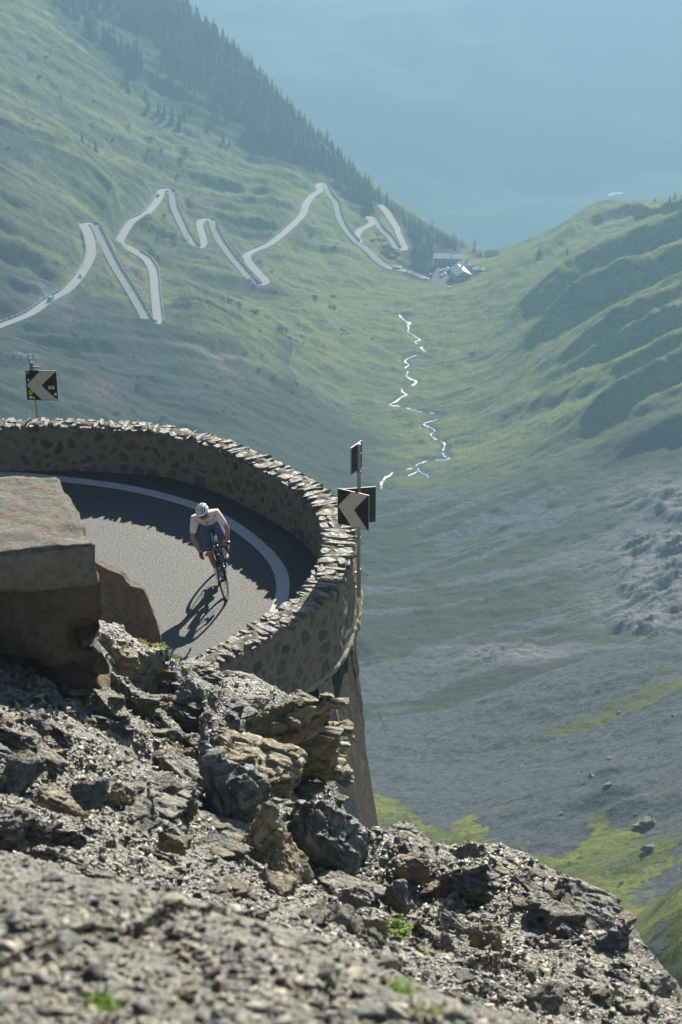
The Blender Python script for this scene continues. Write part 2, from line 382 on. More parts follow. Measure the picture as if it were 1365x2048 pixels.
#@@MAIN
# ================================================================== VALLEY TERRAIN (real metres)
V_PTS = []
def A(u, v, y): V_PTS.append(ptY(u, v, y))
for u, v, y in [
    # stream line / floor
    (760,960,850),(880,910,900),(860,850,960),(800,800,1005),(815,720,1080),(805,640,1160),(900,560,1262),(900,540,1283),(850,590,1215),
    (750,1000,800),(740,1150,665),(740,1300,540),(745,1500,410),(740,1600,362),(780,1700,322),(900,1790,292),
    # left slope
    (0,0,1400),(0,200,1190),(0,430,975),(150,100,1400),(170,300,1170),(200,60,1500),(300,230,1400),(0,800,735),(0,950,650),(150,760,800),(150,900,700),
    (300,760,862),(300,900,780),(450,700,945),(480,850,850),(600,750,990),(620,900,875),(620,620,1110),(700,1000,800),(420,620,985),
    # ridge on the left
    (340,0,1680),(480,110,1650),(640,280,1590),(780,400,1560),(900,480,1560),(960,500,1580),(250,0,1620),(420,250,1450),(560,330,1440),
    # right side
    (1365,396,1350),(1290,436,1410),(1210,404,1400),(1120,452,1390),(1230,450,1300),(1000,510,1345),(1365,440,1230),(1150,480,1270),(1000,560,1215),
    (1365,550,1080),(1365,700,930),(1365,850,800),(1365,1000,690),(1365,1150,590),(1365,1265,535),
    (1365,1295,440),(1365,1500,350),(1365,1700,285),(1150,1330,455),
    (1150,570,1160),(1100,700,1010),(1100,850,865),(1100,1000,730),(1100,1150,615),(1050,1330,500),(1100,1500,392),(1100,1700,308),(1000,1000,745),(950,1200,590),
    (950,1385,478),(950,1600,350),(960,620,1160),(980,760,1010),(1150,1800,275),
    # near spur at the lower right
    (1365,1780,150),(1260,1835,138),(1365,2048,105),(1285,1960,110)]: A(u, v, y)
ROADS = {}
def leg(pts):   # (u, v, height)
    return [ptZ(*p) for p in pts]
road_main = leg([(-60,676,-312),(0,652,-316),(60,628,-318),(100,600,-320),(135,580,-321),(165,545,-323),(182,510,-324),(180,480,-325),(172,458,-326),(166,450,-326.6),(180,447,-327.3),(193,455,-328),
    (205,480,-330),(230,530,-333),(258,575,-335.5),(285,622,-338),(296,643,-339),(307,649,-339.5),(317,643,-340),(315,620,-341),(311,580,-343),(308,545,-345),(295,520,-347),(275,506,-349),(258,496,-350.5),(240,485,-352),
    (255,455,-354.5),(268,440,-356),(290,430,-358),(308,412,-361),(320,392,-364),(324,381,-365),(337,379,-366),(345,388,-367),
    (348,410,-368.5),(358,435,-370),(375,470,-372),(388,490,-373),(398,495,-373.5),(408,490,-374),(408,475,-375),(402,455,-377),(402,443,-378),(412,438,-378.6),(425,442,-379),(428,455,-380),(440,480,-382),(465,515,-384.5),(490,545,-386.5),(508,565,-388),
    (520,570,-388.5),(532,564,-389),(520,550,-390),(502,530,-391.5),(493,515,-392.5),(505,503,-394),(540,488,-397),(575,460,-401),(605,430,-405),(612,410,-407),(625,392,-410),(640,382,-411.5),(637,371,-412.5),(646,368,-413.5),(653,376,-414),(660,390,-415.5),(672,405,-417),(678,430,-419),(690,455,-421),(712,482,-423.5),(735,500,-425.5),(760,525,-428),(785,538,-430),(815,542,-431),(850,556,-432)])
road_side = leg([(720,486,-424),(714,473,-424.6),(722,460,-425.5),(744,448,-427),(742,440,-427.6),(737,434,-428),(750,440,-429),(760,455,-430),(780,475,-432),(793,495,-433.5),(803,500,-434),(812,497,-434.5),(802,475,-436),(795,458,-438),(786,444,-439),(779,433,-440),(770,420,-441),(760,410,-442)])
# road points shape the hill too (every third)
V_PTS += road_main[1::3] + road_side[3::4]
V_PTS += [(-420,500,-170),(-620,900,-60),(-420,900,-175),(-520,1300,-130),(-400,1600,-190),(-330,1900,-330),(0,1760,-540),(110,1480,-500),(150,1800,-650),(400,1700,-640),(0,2200,-820),
          (330,1000,-290),(420,700,-210),(520,1250,-270),(620,900,-90),(360,400,-110),(500,500,-60),(320,1420,-390),(420,1550,-440),(300,200,-20),(150,190,-75),(120,120,-55),
          (-230,330,-150),(-350,200,-60),(-160,200,-125),(-60,230,-165),(0,150,-130),(5,100,-100),(30,215,-150),(-120,90,-55),(-30,60,-70),(60,60,-50),(200,60,-5),(-300,60,-10),(-200,500,-235),(-120,420,-225),(-60,600,-292),(-100,300,-180),(60,240,-168)]
tps_v = TPS(V_PTS, 500.0, 2e-4)
FX = np.array([0, 300, 540, 800, 900, 1000, 1160, 1283, 1700]); FY = np.array([20, 15, 8, 12, 45, 32, 40, 60, 60])
def base_v(x, y): return tps_v(x, y)
RIBS = []; RIB_LIST = []; HUMPS = []
def march(u, v, H, t0, t1, n=900):
    d = ray(u, v); d = d / d[1]
    y = np.geomspace(t0, t1, n); g = CAMZ + d[2] * y - H(d[0] * y, y)
    k = np.where((g[:-1] > 0) & (g[1:] <= 0))[0]
    if len(k) == 0: return None
    a, b = y[k[0]], y[k[0] + 1]
    for _ in range(4):
        yy = np.linspace(a, b, 9); g = CAMZ + d[2] * yy - H(d[0] * yy, yy); j = np.where(g <= 0)[0]
        j = j[0] if len(j) else 8
        a, b = yy[max(j - 1, 0)], yy[j]
    return (d[0] * b, b, float(H(np.array([d[0] * b]), np.array([b]))[0]))
for pl, hh in [([(1500,425),(1365,432),(1250,430),(1180,455),(1080,520),(1000,575),(965,630)], 5), ([(1500,440),(1365,500),(1250,535),(1150,590),(1050,640),(960,690)], 12), ([(1500,500),(1365,557),(1275,598),(1190,632),(1070,687),(980,720)], 12),
               ([(1500,590),(1365,650),(1240,711),(1121,745),(1040,765)], 10), ([(1500,640),(1312,697),(1240,728),(1121,768),(1030,790)], 8), ([(1500,690),(1365,755),(1240,823),(1138,878),(1050,915)], 9), ([(1500,560),(1365,620),(1200,675),(1080,705)], 5), ([(1500,680),(1365,728),(1200,790),(1050,830),(950,850)], 4), ([(1365,800),(1200,850),(1000,880)], 3), ([(1250,770),(1100,805),(940,850)], 3), ([(1500,800),(1365,860),(1240,905),(1100,930)], 5)]:
    w_ = [march(u, v, base_v, 90, 2400) for u, v in pl]; w_ = sorted([p for p in w_ if p]); xs = np.array([p[0] for p in w_]); ys = np.array([p[1] for p in w_]); RIBS_TMP = (xs, ys, float(hh), float(xs[0])); RIB_LIST.append(RIBS_TMP)
RIBS.extend(RIB_LIST)
for u_, v_, r_, h_ in [(1215,1550,12,1.9),(1290,1565,12,1.7),(1165,1612,10,2.0),(1225,1632,8,1.8),(1330,1600,12,1.5),(1340,1690,10,1.5),(1120,1560,9,1.1)]:
    p_ = march(u_, v_, base_v, 90, 2400); HUMPS.append((p_[0], p_[1], r_, h_))
def H_v(x, y):
    z = base_v(x, y); b0 = z; fl = np.interp(y, FX, FY); side = np.abs(x - fl)
    s = y - 0.60 * x; s = s + 9 * fbm(x / 60, y / 60, 3, 5)
    am = sstep(15, 110, side) * sstep(250, 600, y)
    left = x < fl
    # long gullies and ribs running down the fall line
    g = fbm(s / 34, x / 210, 4, 11); g = np.sign(g) * np.abs(g) ** 0.8
    rr = sstep(40, 130, x - fl) * sstep(560, 720, y) * (1 - sstep(1150, 1330, y))
    z = z + am * (g * np.where(left, 7.5, 2.6))
    for cx_, cy_, hh, x0_ in RIBS:
        yc = np.interp(x, cx_, cy_) + 5 * fbm(x / 30, x * 0, 3, int(hh * 7)); d = y - yc
        f = np.where(d > 0, np.exp(-d / 42.0), sstep(-(34.0 if hh > 11.5 else 17.0), 2, d))
        z = z + (1.9 if hh > 11 else 1.5) * hh * f * sstep(x0_ - 5, x0_ + 55, x)
    g2 = fbm(s / 11, x / 60, 3, 41); z = z + am * g2 * np.where(left, 3.6, 1.5)
    z = z + sstep(120, 500, y) * fbm(x / 22, y / 22, 3, 61) * np.where(left, 2.2, 1.2)
    z = z + fbm(x / 7, y / 7, 4, 71) * np.interp(y, [60, 300, 1500], [1.2, 1.1, 1.2])
    z = z + 1.2 * np.clip(ridged(x / 60 - y / 200, y / 34, 3, 77) - .35, 0, 1) * (1 - am) * sstep(500, 620, y)
    # moraine humps near the foot and the stream bed banks
    for hx, hy, hr, hh in HUMPS:
        d2 = ((x - hx) / hr) ** 2 + ((y - hy - .3 * (x - hx)) / (hr * .45)) ** 2; z = z + hh * np.exp(-d2)
    vil = np.exp(-((x - 78) / 38) ** 2 - ((y - 1300) / 70) ** 2); z = z * (1 - vil * .9) + b0 * vil * .9
    return z
STREAM_PX = [[(799,628),(806,636),(812,641),(822,645),(816,648),(818,655),(816,661),(824,666),(832,673),(841,678),(830,682),(836,686),(845,690),(843,696),(854,703)],
             [(838,707),(832,709),(815,716),(810,722),(818,728),(811,734),(816,742),(813,750),(822,756),(833,762),(825,770)],
             [(808,774),(804,780),(814,788),(802,793),(795,801),(786,804),(781,808),(795,811),(830,820),(868,825),(886,828),(875,836),(855,843),(848,847),(862,853),(870,860),(862,866),(866,872),(875,878),(888,884),(889,893),(885,903),(890,911),(901,914)],
             [(901,914),(888,918),(862,918),(845,924),(834,927),(830,933),(808,938),(797,937),(788,942),(780,949),(770,954),(764,962),(763,975)],
             [(834,928),(838,938),(843,943),(852,946),(857,953)],[(838,938),(828,944),(814,951)]]
def at_v(u, v): return march(u, v, H_v, 90, 2400)

def catmull(P, step):
    P = [np.array(p, float) for p in P]; P = [2 * P[0] - P[1]] + P + [2 * P[-1] - P[-2]]; out = []
    for i in range(1, len(P) - 2):
        p0, p1, p2, p3 = P[i - 1:i + 3]; n = max(1, int(np.linalg.norm(p2 - p1) / step))
        for k in range(n):
            t = k / n; out.append(0.5 * ((2 * p1) + (-p0 + p2) * t + (2 * p0 - 5 * p1 + 4 * p2 - p3) * t * t + (-p0 + 3 * p1 - 3 * p2 + p3) * t ** 3))
    out.append(P[-2]); return np.array(out)
RM = catmull(road_main, 2.0); RS = catmull(road_side, 2.0)
def smooth_line(L, k=2):
    for _ in range(k):
        L = L.copy(); L[1:-1] = (L[:-2] + 2 * L[1:-1] + L[2:]) / 4
    return L
RM = smooth_line(RM, 1); RS = smooth_line(RS, 1)
HW = 2.6
def flatten(X, Y, Z, line, hw, blend):
    """cut and fill the hillside to the road level"""
    sh = X.shape; x = X.ravel(); y = Y.ravel(); z = Z.ravel().copy(); best = np.full(x.shape, 1e9); lz = np.zeros(x.shape)
    for i in range(0, len(line) - 1, 12):
        seg = line[i:i + 14]; R_ = hw + blend + 1
        m = np.where((x > seg[:, 0].min() - R_) & (x < seg[:, 0].max() + R_) & (y > seg[:, 1].min() - R_) & (y < seg[:, 1].max() + R_))[0]
        if len(m) == 0: continue
        for j in range(len(seg) - 1):
            a = seg[j]; b = seg[j + 1]; ab = b[:2] - a[:2]; L2 = ab @ ab + 1e-9
            t = np.clip(((x[m] - a[0]) * ab[0] + (y[m] - a[1]) * ab[1]) / L2, 0, 1)
            d = np.hypot(x[m] - a[0] - t * ab[0], y[m] - a[1] - t * ab[1]); zz = a[2] + t * (b[2] - a[2])
            u_ = d < best[m]; mm = m[u_]; best[mm] = d[u_]; lz[mm] = zz[u_]
    wgt = 1 - sstep(hw + .4, hw + blend, best)
    return (z * (1 - wgt) + (lz - .25) * wgt).reshape(sh), best.reshape(sh)

angs = np.radians(np.concatenate([np.linspace(-34, -11, 70)[:-1], np.linspace(-11, 11, 640), np.linspace(11, 34, 70)[1:]]))
yr = np.concatenate([np.geomspace(55, 280, 60)[:-1], np.geomspace(280, 1720, 840), np.geomspace(1720, 2600, 50)[1:]])
Yg = yr[:, None] * np.ones_like(angs)[None]; Xg = np.tan(angs)[None] * yr[:, None]
Zg = H_v(Xg, Yg)
Zg, dR = flatten(Xg, Yg, Zg, RM, HW, 7); Zg, dR2 = flatten(Xg, Yg, Zg, RS, HW, 6)
# stream lines on the floor, cut into a shallow bed
STREAM = []
for pl in STREAM_PX:
    w_ = [at_v(*p) for p in pl]; w_ = [p for p in w_ if p]
    STREAM.append(catmull(w_, 1.5))
def blob(x, y, c, rx, ry, rot=0.0):
    dx = x - c[0]; dy = y - c[1]; a = dx * math.cos(rot) + dy * math.sin(rot); b = -dx * math.sin(rot) + dy * math.cos(rot)
    return np.exp(-((a / rx) ** 2 + (b / ry) ** 2))
fl = np.interp(Yg, FX, FY)
nz1 = fbm(Xg / 70, Yg / 110, 4, 91); nz2 = fbm((Yg - .6 * Xg) / 16, Xg / 60, 4, 92); nz3 = fbm(Xg / 18, Yg / 30, 3, 93)
scree = 0.95 * (1 - sstep(700, 850, Yg + 40 * nz1 + .25 * (Xg - 60))) * sstep(.0, .34, nz1 * .7 + nz2 * .9) * np.where(Yg > 480, .9, 1) + 0.05
scree = np.where((Yg < 470), np.maximum(scree, .75 * (1 - sstep(430, 480, Yg))), scree)
near_g = (1 - sstep(-22, 14, Yg - (362 - 2.5 * (Xg - 7)) + 26 * nz3 + 20 * nz1)) * (1 - .75 * sstep(0, -60, Xg + 40 * nz1))
scree = scree * (1 - .85 * near_g) + .12 * near_g * (nz3 > .1)
leftm = (1 - sstep(-45, -5, Xg - fl + 30 * nz1 + 12 * nz2)) * (1 - sstep(860, 940, Yg))
scree = scree * (1 - .8 * leftm)
spur = (Yg < 200); scree = np.where(spur, .42 + .25 * nz3, scree)
scree = scree * (1 - .9 * sstep(820, 900, Yg)) + .16 * sstep(.1, .5, nz2) * sstep(30, 100, Xg - fl) + .5 * blob(Xg, Yg, (150, 1190), 30, 60, -.6) + .35 * blob(Xg, Yg, (40, 815), 40, 40)
heath_shade = np.clip((1 - sstep(760, 900, Yg + 50 * nz1 + .25 * (Xg - 60))) * sstep(380, 460, Yg) * .85 + .8 * sstep(-.05, .35, -nz1) * (Xg < fl - 60) * (Yg < 1150) + .52 * sstep(60, 150, fl - Xg) * sstep(-.5, .2, nz2) + .92 * (1 - sstep(900, 1010, Yg + 60 * nz1 + 30 * nz2)) * (1 - sstep(-50, 5, Xg - fl + 30 * nz1 + 15 * nz2)), 0, .93)  # mid-valley mountain shade painted into the vegetation colour; left slope darkened too
lush = np.clip(.75 * near_g * sstep(-.1, .3, nz3) + .35 * sstep(.0, .4, nz1) * (Yg > 850) * (np.abs(Xg - fl) < 90) , 0, .8)
for (c, rx, ry, a_, r_) in [(at_v(700, 735), 5, 40, .8, .25), (at_v(740, 690), 8, 22, .6, .5), (at_v(690, 790), 5, 30, .5, -.1), (at_v(1290, 1395), 14, 5, .9, .2), (at_v(1190, 1440), 18, 4, .6, .3), (at_v(760, 880), 30, 18, .4, 0)]:
    if c: lush = np.maximum(lush, a_ * blob(Xg, Yg, c, rx, ry, r_))
for (c, rx, ry, a_) in [(at_v(1290, 1395), 14, 5, .8), (at_v(1190, 1440), 18, 4, .5), (at_v(1340, 1340), 20, 4, .4)]:
    if c: scree = scree * (1 - a_ * blob(Xg, Yg, c, rx, ry, .2))
rock = np.zeros_like(Xg); CL = 0
for (u_, v_, rx, ry) in [(800,1640,12,14),(860,1680,14,16),(940,1700,14,14),(1010,1720,14,14),(1090,1760,14,12),(1180,1790,12,10),(900,1740,14,16),(1000,1770,16,14),(760,1620,10,10),(1060,1500,0,0)]:
    c = at_v(u_, v_)
    if c and rx: scree = scree * (1 - .9 * blob(Xg, Yg, c, rx * 1.2, ry * 1.3) * sstep(-.45, .0, nz3 + .3 * nz1)); lush = np.maximum(lush, .6 * blob(Xg, Yg, c, rx * 1.2, ry * 1.3) * sstep(-.3, .4, nz3))
for (c, rx, ry, r_) in [(at_v(1335, 1130), 26, 50, .2), (at_v(1350, 1000), 18, 40, .3), (at_v(1300, 1220), 20, 30, .4), (at_v(1040, 1310), 12, 26, .9), (at_v(60, 720), 5, 8, 0), (at_v(100, 590), 10, 12, 0)]:
    if c: rock = np.maximum(rock, blob(Xg, Yg, c, rx, ry, r_) * sstep(-.6, .1, nz2 + .4))
cb_ = np.zeros_like(Xg)
for u_, v_, rx, ry in [(1345,1100,15,34),(1330,1180,15,30),(1310,1250,13,20),(1370,1020,14,30),(1420,1150,30,50)]:
    c = at_v(u_, v_)
    if c: cb_ = np.maximum(cb_, blob(Xg, Yg, c, rx, ry, .15))
CL = sstep(.26, .60, cb_ + .22 * nz3 + .16 * nz2); rock = np.maximum(rock, CL)
rock = np.maximum(rock, .7 * sstep(.35, .6, nz2) * (Yg > 900) * sstep(40, 100, np.abs(Xg - fl)) * .6)
Zg = Zg + CL * (1.5 + 1.0 * ridged((Yg - .6 * Xg) / 5.0, Xg / 30, 4, 97))
Zg = Zg + rock * 3.0 * ridged((Yg - .6 * Xg) / 9, Xg / 22, 3, 99) * (dR > 8)
pink = np.zeros_like(Xg)
for (u, v, rx, ry, a_) in [(250,530,6,20,1.0),(265,565,6,16,1.),(172,565,3,6,.8),(130,622,4,10,.9),(400,395,4,30,.7),(375,375,4,30,.7),(430,405,4,25,.6),(150,640,6,18,.5),(310,720,6,20,.35),(270,690,5,20,.35),(440,740,6,20,.4),(210,780,6,20,.4)]:
    c = at_v(u, v)
    if c: pink = np.maximum(pink, a_ * blob(Xg, Yg, c, rx, ry, -.25))
pink *= sstep(-.3, .2, nz3 + nz2)
# gravel bars beside the stream
sd_ = np.full(Xg.shape, 99.0)
for L in STREAM:
    m = (Xg > L[:, 0].min() - 12) & (Xg < L[:, 0].max() + 12) & (Yg > L[:, 1].min() - 12) & (Yg < L[:, 1].max() + 12)
    idx = np.where(m)
    if len(idx[0]) == 0: continue
    xs = Xg[idx]; ys = Yg[idx]; b_ = np.full(xs.shape, 99.0)
    for p in L[::2]: b_ = np.minimum(b_, np.hypot(xs - p[0], ys - p[1]))
    sd_[idx] = np.minimum(sd_[idx], b_)
scree = np.maximum(scree, .62 * (1 - sstep(1, 4.5, sd_ + 3 * nz3)))
bed = (1 - sstep(.8, 4.5, sd_)); Zg -= bed * .9
Zg += .9 * (1 - sstep(0, 3, np.abs(sd_ - 7))) * (nz3 + .2)
me = grid_mesh('valley_terrain', Xg, Yg, Zg, {'scree': np.clip(scree, 0, 1), 'lush': lush, 'rock': np.clip(rock, 0, 1), 'pink': pink, 'heath_shade': heath_shade})
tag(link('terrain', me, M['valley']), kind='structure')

# stream
m = Mat('glittering_stream_water', 0.42, .7); nn = m.noise(m.P(), 1.2, 4)
m.b.inputs['IOR'].default_value = 1.7
M['water'] = m.out(m.mix(nn, (0.30, 0.34, 0.35), (0.72, 0.75, 0.76)), m.bump(nn, .6, .5))
def ribbon(line, hw, dz, widths=None):
    L = np.array(line); T = np.gradient(L[:, :2], axis=0); T /= np.linalg.norm(T, axis=1)[:, None] + 1e-9
    Nn = np.stack([-T[:, 1], T[:, 0]], 1); h = hw if widths is None else widths[:, None]
    a = L[:, :2] + Nn * h; b = L[:, :2] - Nn * h; return a, b, L[:, 2] + dz
def near_idx(x, y):
    i = np.clip(np.searchsorted(yr, y) , 1, len(yr) - 1); j = np.clip(np.searchsorted(angs, math.atan2(x, y)), 1, len(angs) - 1)
    return i, j
def ground_z(x, y):
    i, j = near_idx(x, y); ty = (y - yr[i - 1]) / (yr[i] - yr[i - 1]); a = math.atan2(x, y); tx = (a - angs[j - 1]) / (angs[j] - angs[j - 1])
    return (Zg[i - 1, j - 1] * (1 - tx) + Zg[i - 1, j] * tx) * (1 - ty) + (Zg[i, j - 1] * (1 - tx) + Zg[i, j] * tx) * ty
mb = MB()
for q, L in enumerate(STREAM):
    n = len(L); wv = np.clip(0.42 + .6 * fbm(np.arange(n) / 4.0 + 31 * q, np.zeros(n), 3, 7), .14, 1.1)
    if q >= 4: wv *= .7
    a, b, _ = ribbon(L, 1, 0, wv); z = np.array([ground_z(p[0], p[1]) for p in L]) + .35
    z = np.convolve(np.pad(z, 2, 'edge'), np.ones(5) / 5, 'valid')
    vs = []; 
    for i in range(n): vs += [(a[i][0], a[i][1], z[i]), (b[i][0], b[i][1], z[i])]
    gap = fbm(np.arange(n) / 3.0 + 7 * q, np.zeros(n), 2, 9) < -.28
    mb.add(vs, [(2 * i, 2 * i + 1, 2 * i + 3, 2 * i + 2) for i in range(n - 1) if not gap[i]])
tag(mb.build('stream', M['water'], smooth=True), kind='structure')

# far switchback road
def road_obj(line, name):
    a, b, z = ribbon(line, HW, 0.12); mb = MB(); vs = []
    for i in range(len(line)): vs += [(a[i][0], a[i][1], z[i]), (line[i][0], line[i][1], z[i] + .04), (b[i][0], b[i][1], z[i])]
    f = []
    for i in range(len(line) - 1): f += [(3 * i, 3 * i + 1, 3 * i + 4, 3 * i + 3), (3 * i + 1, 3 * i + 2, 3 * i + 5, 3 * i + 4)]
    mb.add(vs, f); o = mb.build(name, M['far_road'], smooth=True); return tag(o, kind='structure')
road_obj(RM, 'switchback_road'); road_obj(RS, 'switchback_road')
def split_by_px(line, pxs):
    """indices of line points nearest to the given picture points"""
    out = []
    for (u, v) in pxs:
        d = ray(u, v); d = d / d[1]; s = line[:, 1]
        e = np.hypot(line[:, 0] / s - d[0], (line[:, 2] - CAMZ) / s - d[2]); out.append(int(np.argmin(e)))
    return out
def parapet(line, i0, i1, side, label, low=3.2, hi=.85, blocks=True):
    L = line[i0:i1 + 1]
    if len(L) < 3: return
    T = np.gradient(L[:, :2], axis=0); T /= np.linalg.norm(T, axis=1)[:, None] + 1e-9; N = np.stack([-T[:, 1], T[:, 0]], 1) * side
    root = empty('road_retaining_wall', tuple(L[0])); tag(root, label, 'retaining wall', 'walls holding up the far switchbacks')
    o = np.array(L[0]); mb = MB(); vs = []
    for i in range(len(L)):
        p = L[i, :2] + N[i] * (HW - .1); q = L[i, :2] + N[i] * (HW + .45); r_ = L[i, :2] + N[i] * (HW + .9); z = L[i, 2]
        vs += [(p[0] - o[0], p[1] - o[1], z - .3 - o[2]), (p[0] - o[0], p[1] - o[1], z + hi * .55 - o[2]), (q[0] - o[0], q[1] - o[1], z + hi * .55 - o[2]), (r_[0] - o[0], r_[1] - o[1], z - low - o[2])]
    f = []
    for i in range(len(L) - 1):
        for k in range(3): f.append((4 * i + k, 4 * i + k + 1, 4 * i + k + 5, 4 * i + k + 4))
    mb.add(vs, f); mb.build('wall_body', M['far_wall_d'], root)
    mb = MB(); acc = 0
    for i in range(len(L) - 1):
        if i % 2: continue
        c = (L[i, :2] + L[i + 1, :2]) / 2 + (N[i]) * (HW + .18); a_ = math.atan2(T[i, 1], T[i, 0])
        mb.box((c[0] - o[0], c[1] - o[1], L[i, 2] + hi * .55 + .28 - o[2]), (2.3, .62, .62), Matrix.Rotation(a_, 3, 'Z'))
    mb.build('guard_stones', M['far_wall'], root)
s = split_by_px(RM, [(0,652),(182,505),(172,458),(193,455),(296,643),(317,643),(275,506),(240,485),(324,381),(345,388),(388,490),(408,490),(402,443),(425,442),(508,565),(532,564),(502,520),(575,460),(640,375),(653,376),(712,482),(815,542)])
W = [(s[0], s[2] - 3, 1, 'low guard stones along the leftmost far road where the white van drives'),
     (s[3] - 6, s[4] + 2, 1, 'long dark retaining wall on the straight leg running down right of the leftmost road'),
     (s[4] - 3, s[5] + 1, 1, 'short pale wall round the lowest hairpin at left, above the chevron sign'),
     (s[5], s[6] + 2, -1, 'guard wall on the outer side of the short curved leg right of the long straight'),
     (s[7], s[8], 1, 'low wall along the leg that climbs to the hairpin with the red car'),
     (s[8], s[10] + 2, 1, 'dark wall on the steep leg below the hairpin with the red car'),
     (s[11], s[12] - 2, -1, 'low wall on the stubby leg between two tight middle hairpins'),
     (s[13] - 3, s[14] + 2, 1, 'dark curved wall on the leg leading down to the middle bottom hairpin'),
     (s[14] - 2, s[15] + 2, 1, 'pale wall around the middle bottom hairpin corner'),
     (s[16], s[17], 1, 'low wall on the uphill side of the long sweeping leg in the middle'),
     (s[19] - 3, s[20], 1, 'dark wall following the leg below the highest hairpin at the forest edge')]
for i0, i1, sd2, lb in W: parapet(RM, i0, i1, sd2, lb)
s2 = split_by_px(RS, [(714,473),(744,448),(750,440),(793,495),(812,497),(795,458),(775,430)])
parapet(RS, s2[2], s2[3], 1, 'dark wall of the road leg just above the hotel trees')
parapet(RS, s2[4], s2[5], -1, 'short wall of the last road leg in the forest left of the hotel')

# ------------------------------------------------------------------ far mountain, closing the view
ay = np.radians(np.linspace(-38, 38, 260)); yy = np.geomspace(2600, 9000, 200)
Xm = np.tan(ay)[None] * yy[:, None]; Ym = yy[:, None] * np.ones_like(ay)[None]
Zm = np.interp(Ym, [2600, 3200, 4200, 6000, 9000], [-880, -1150, -1250, -700, 0]) + 260 * (ridged(Xm / 1500, Ym / 3000, 5, 3) - .3) * sstep(3000, 5000, Ym) + 25 * fbm(Xm / 160, Ym / 160, 5, 8)
Zm = np.minimum(Zm, 30)
m = Mat('far_mountain_slope', .95, .1); v = m.P(); a = m.noise(v, .0022, 8, .62); b_ = m.noise(v, .018, 6, .7)
c = m.ramp(a, [(.42, (.028, .045, .025)), (.52, (.07, .085, .035)), (.62, (.12, .115, .09))]); c = m.mix(m.ramp(b_, [(.4, .5), (.55, 0.)]), c, (.03, .04, .03))
M['mount'] = m.out(c)
tag(link('mountain', grid_mesh('mountain', Xm, Ym, Zm), M['mount']), kind='structure')
# pale strip of a distant track on the mountain
mb = MB()
tr = [march(u, v, lambda x, y: np.interp(y, yy, Zm[:, 130]) + 0 * x, 3400, 8800) for u, v in [(1217, 404), (1228, 400), (1240, 399), (1250, 397), (1262, 396)]]
tr = [t for t in tr if t]
if len(tr) > 2:
    L = catmull(tr, 8); L[:, 2] += 14
    a, b, z = ribbon(L, 7, 0); vs = []
    for i in range(len(L)): vs += [(a[i][0], a[i][1], z[i]), (b[i][0], b[i][1], z[i])]
    mb.add(vs, [(2 * i, 2 * i + 1, 2 * i + 3, 2 * i + 2) for i in range(len(L) - 1)]); tag(mb.build('mountain_track', simple('pale_track', (.85, .85, .8), .8, .2)), kind='structure')

# ------------------------------------------------------------------ haze
def make_haze():
    mb = MB(); x0, x1, y0, y1, z0, z1 = -7600, 7600, -60, 9200, -1700, 60
    mb.box(((x0 + x1) / 2, (y0 + y1) / 2, (z0 + z1) / 2), (x1 - x0, y1 - y0, z1 - z0))
    mm = bpy.data.materials.new('air_haze'); mm.use_nodes = True; t = mm.node_tree; t.nodes.clear()
    o = t.nodes.new('ShaderNodeOutputMaterial'); p = t.nodes.new('ShaderNodeVolumePrincipled')
    p.inputs['Density'].default_value = HAZE_DENSITY; p.inputs['Color'].default_value = HAZE_COL + (1,); p.inputs['Anisotropy'].default_value = 0.25
    t.links.new(p.outputs[0], o.inputs['Volume']); mm.cycles.homogeneous_volume = True
    tag(mb.build('haze', mm), kind='stuff')
make_haze()
# ================================================================== NEAR: road platform and parapet wall
# inner face line of the parapet at road level, (x, y), from the far left round the bend to the near end
WALL_IN = [(-16, 33.0), (-12.5, 33.7), (-9.5, 34.15), (-7.6, 34.3), (-6.4, 34.36), (-5.0, 34.37), (-3.57, 34.18), (-2.9, 33.86), (-2.32, 33.43), (-1.71, 32.80), (-1.10, 32.05), (-0.66, 31.33), (-0.43, 30.72), (-0.34, 29.97), (-0.38, 29.15), (-0.56, 28.3), (-0.80, 27.77), (-1.07, 27.34), (-1.36, 26.95), (-1.80, 26.37), (-2.06, 26.05), (-2.35, 25.72), (-2.9, 25.2), (-3.6, 24.6)]
WI = catmull([(x, y, 0) for x, y in WALL_IN], .05)[:, :2]
_s = np.concatenate([[0], np.cumsum(np.linalg.norm(np.diff(WI, axis=0), axis=1))])
WL = _s[-1]; _q = np.arange(0, WL, .04); WI = np.stack([np.interp(_q, _s, WI[:, 0]), np.interp(_q, _s, WI[:, 1])], 1)
for _ in range(30): WI[1:-1] = (WI[:-2] + 2 * WI[1:-1] + WI[2:]) / 4
WT = np.gradient(WI, axis=0); WT /= np.linalg.norm(WT, axis=1)[:, None]; WN = np.stack([-WT[:, 1], WT[:, 0]], 1)   # left normal = outwards
NW = len(WI)
TH = np.interp(np.arange(NW), [0, NW * .45, NW * .62, NW * .72, NW * .85, NW], [.46, .44, .52, .62, .52, .45])
HT = .90 + .03 * fbm(_q / 1.4, _q * 0, 3, 4)
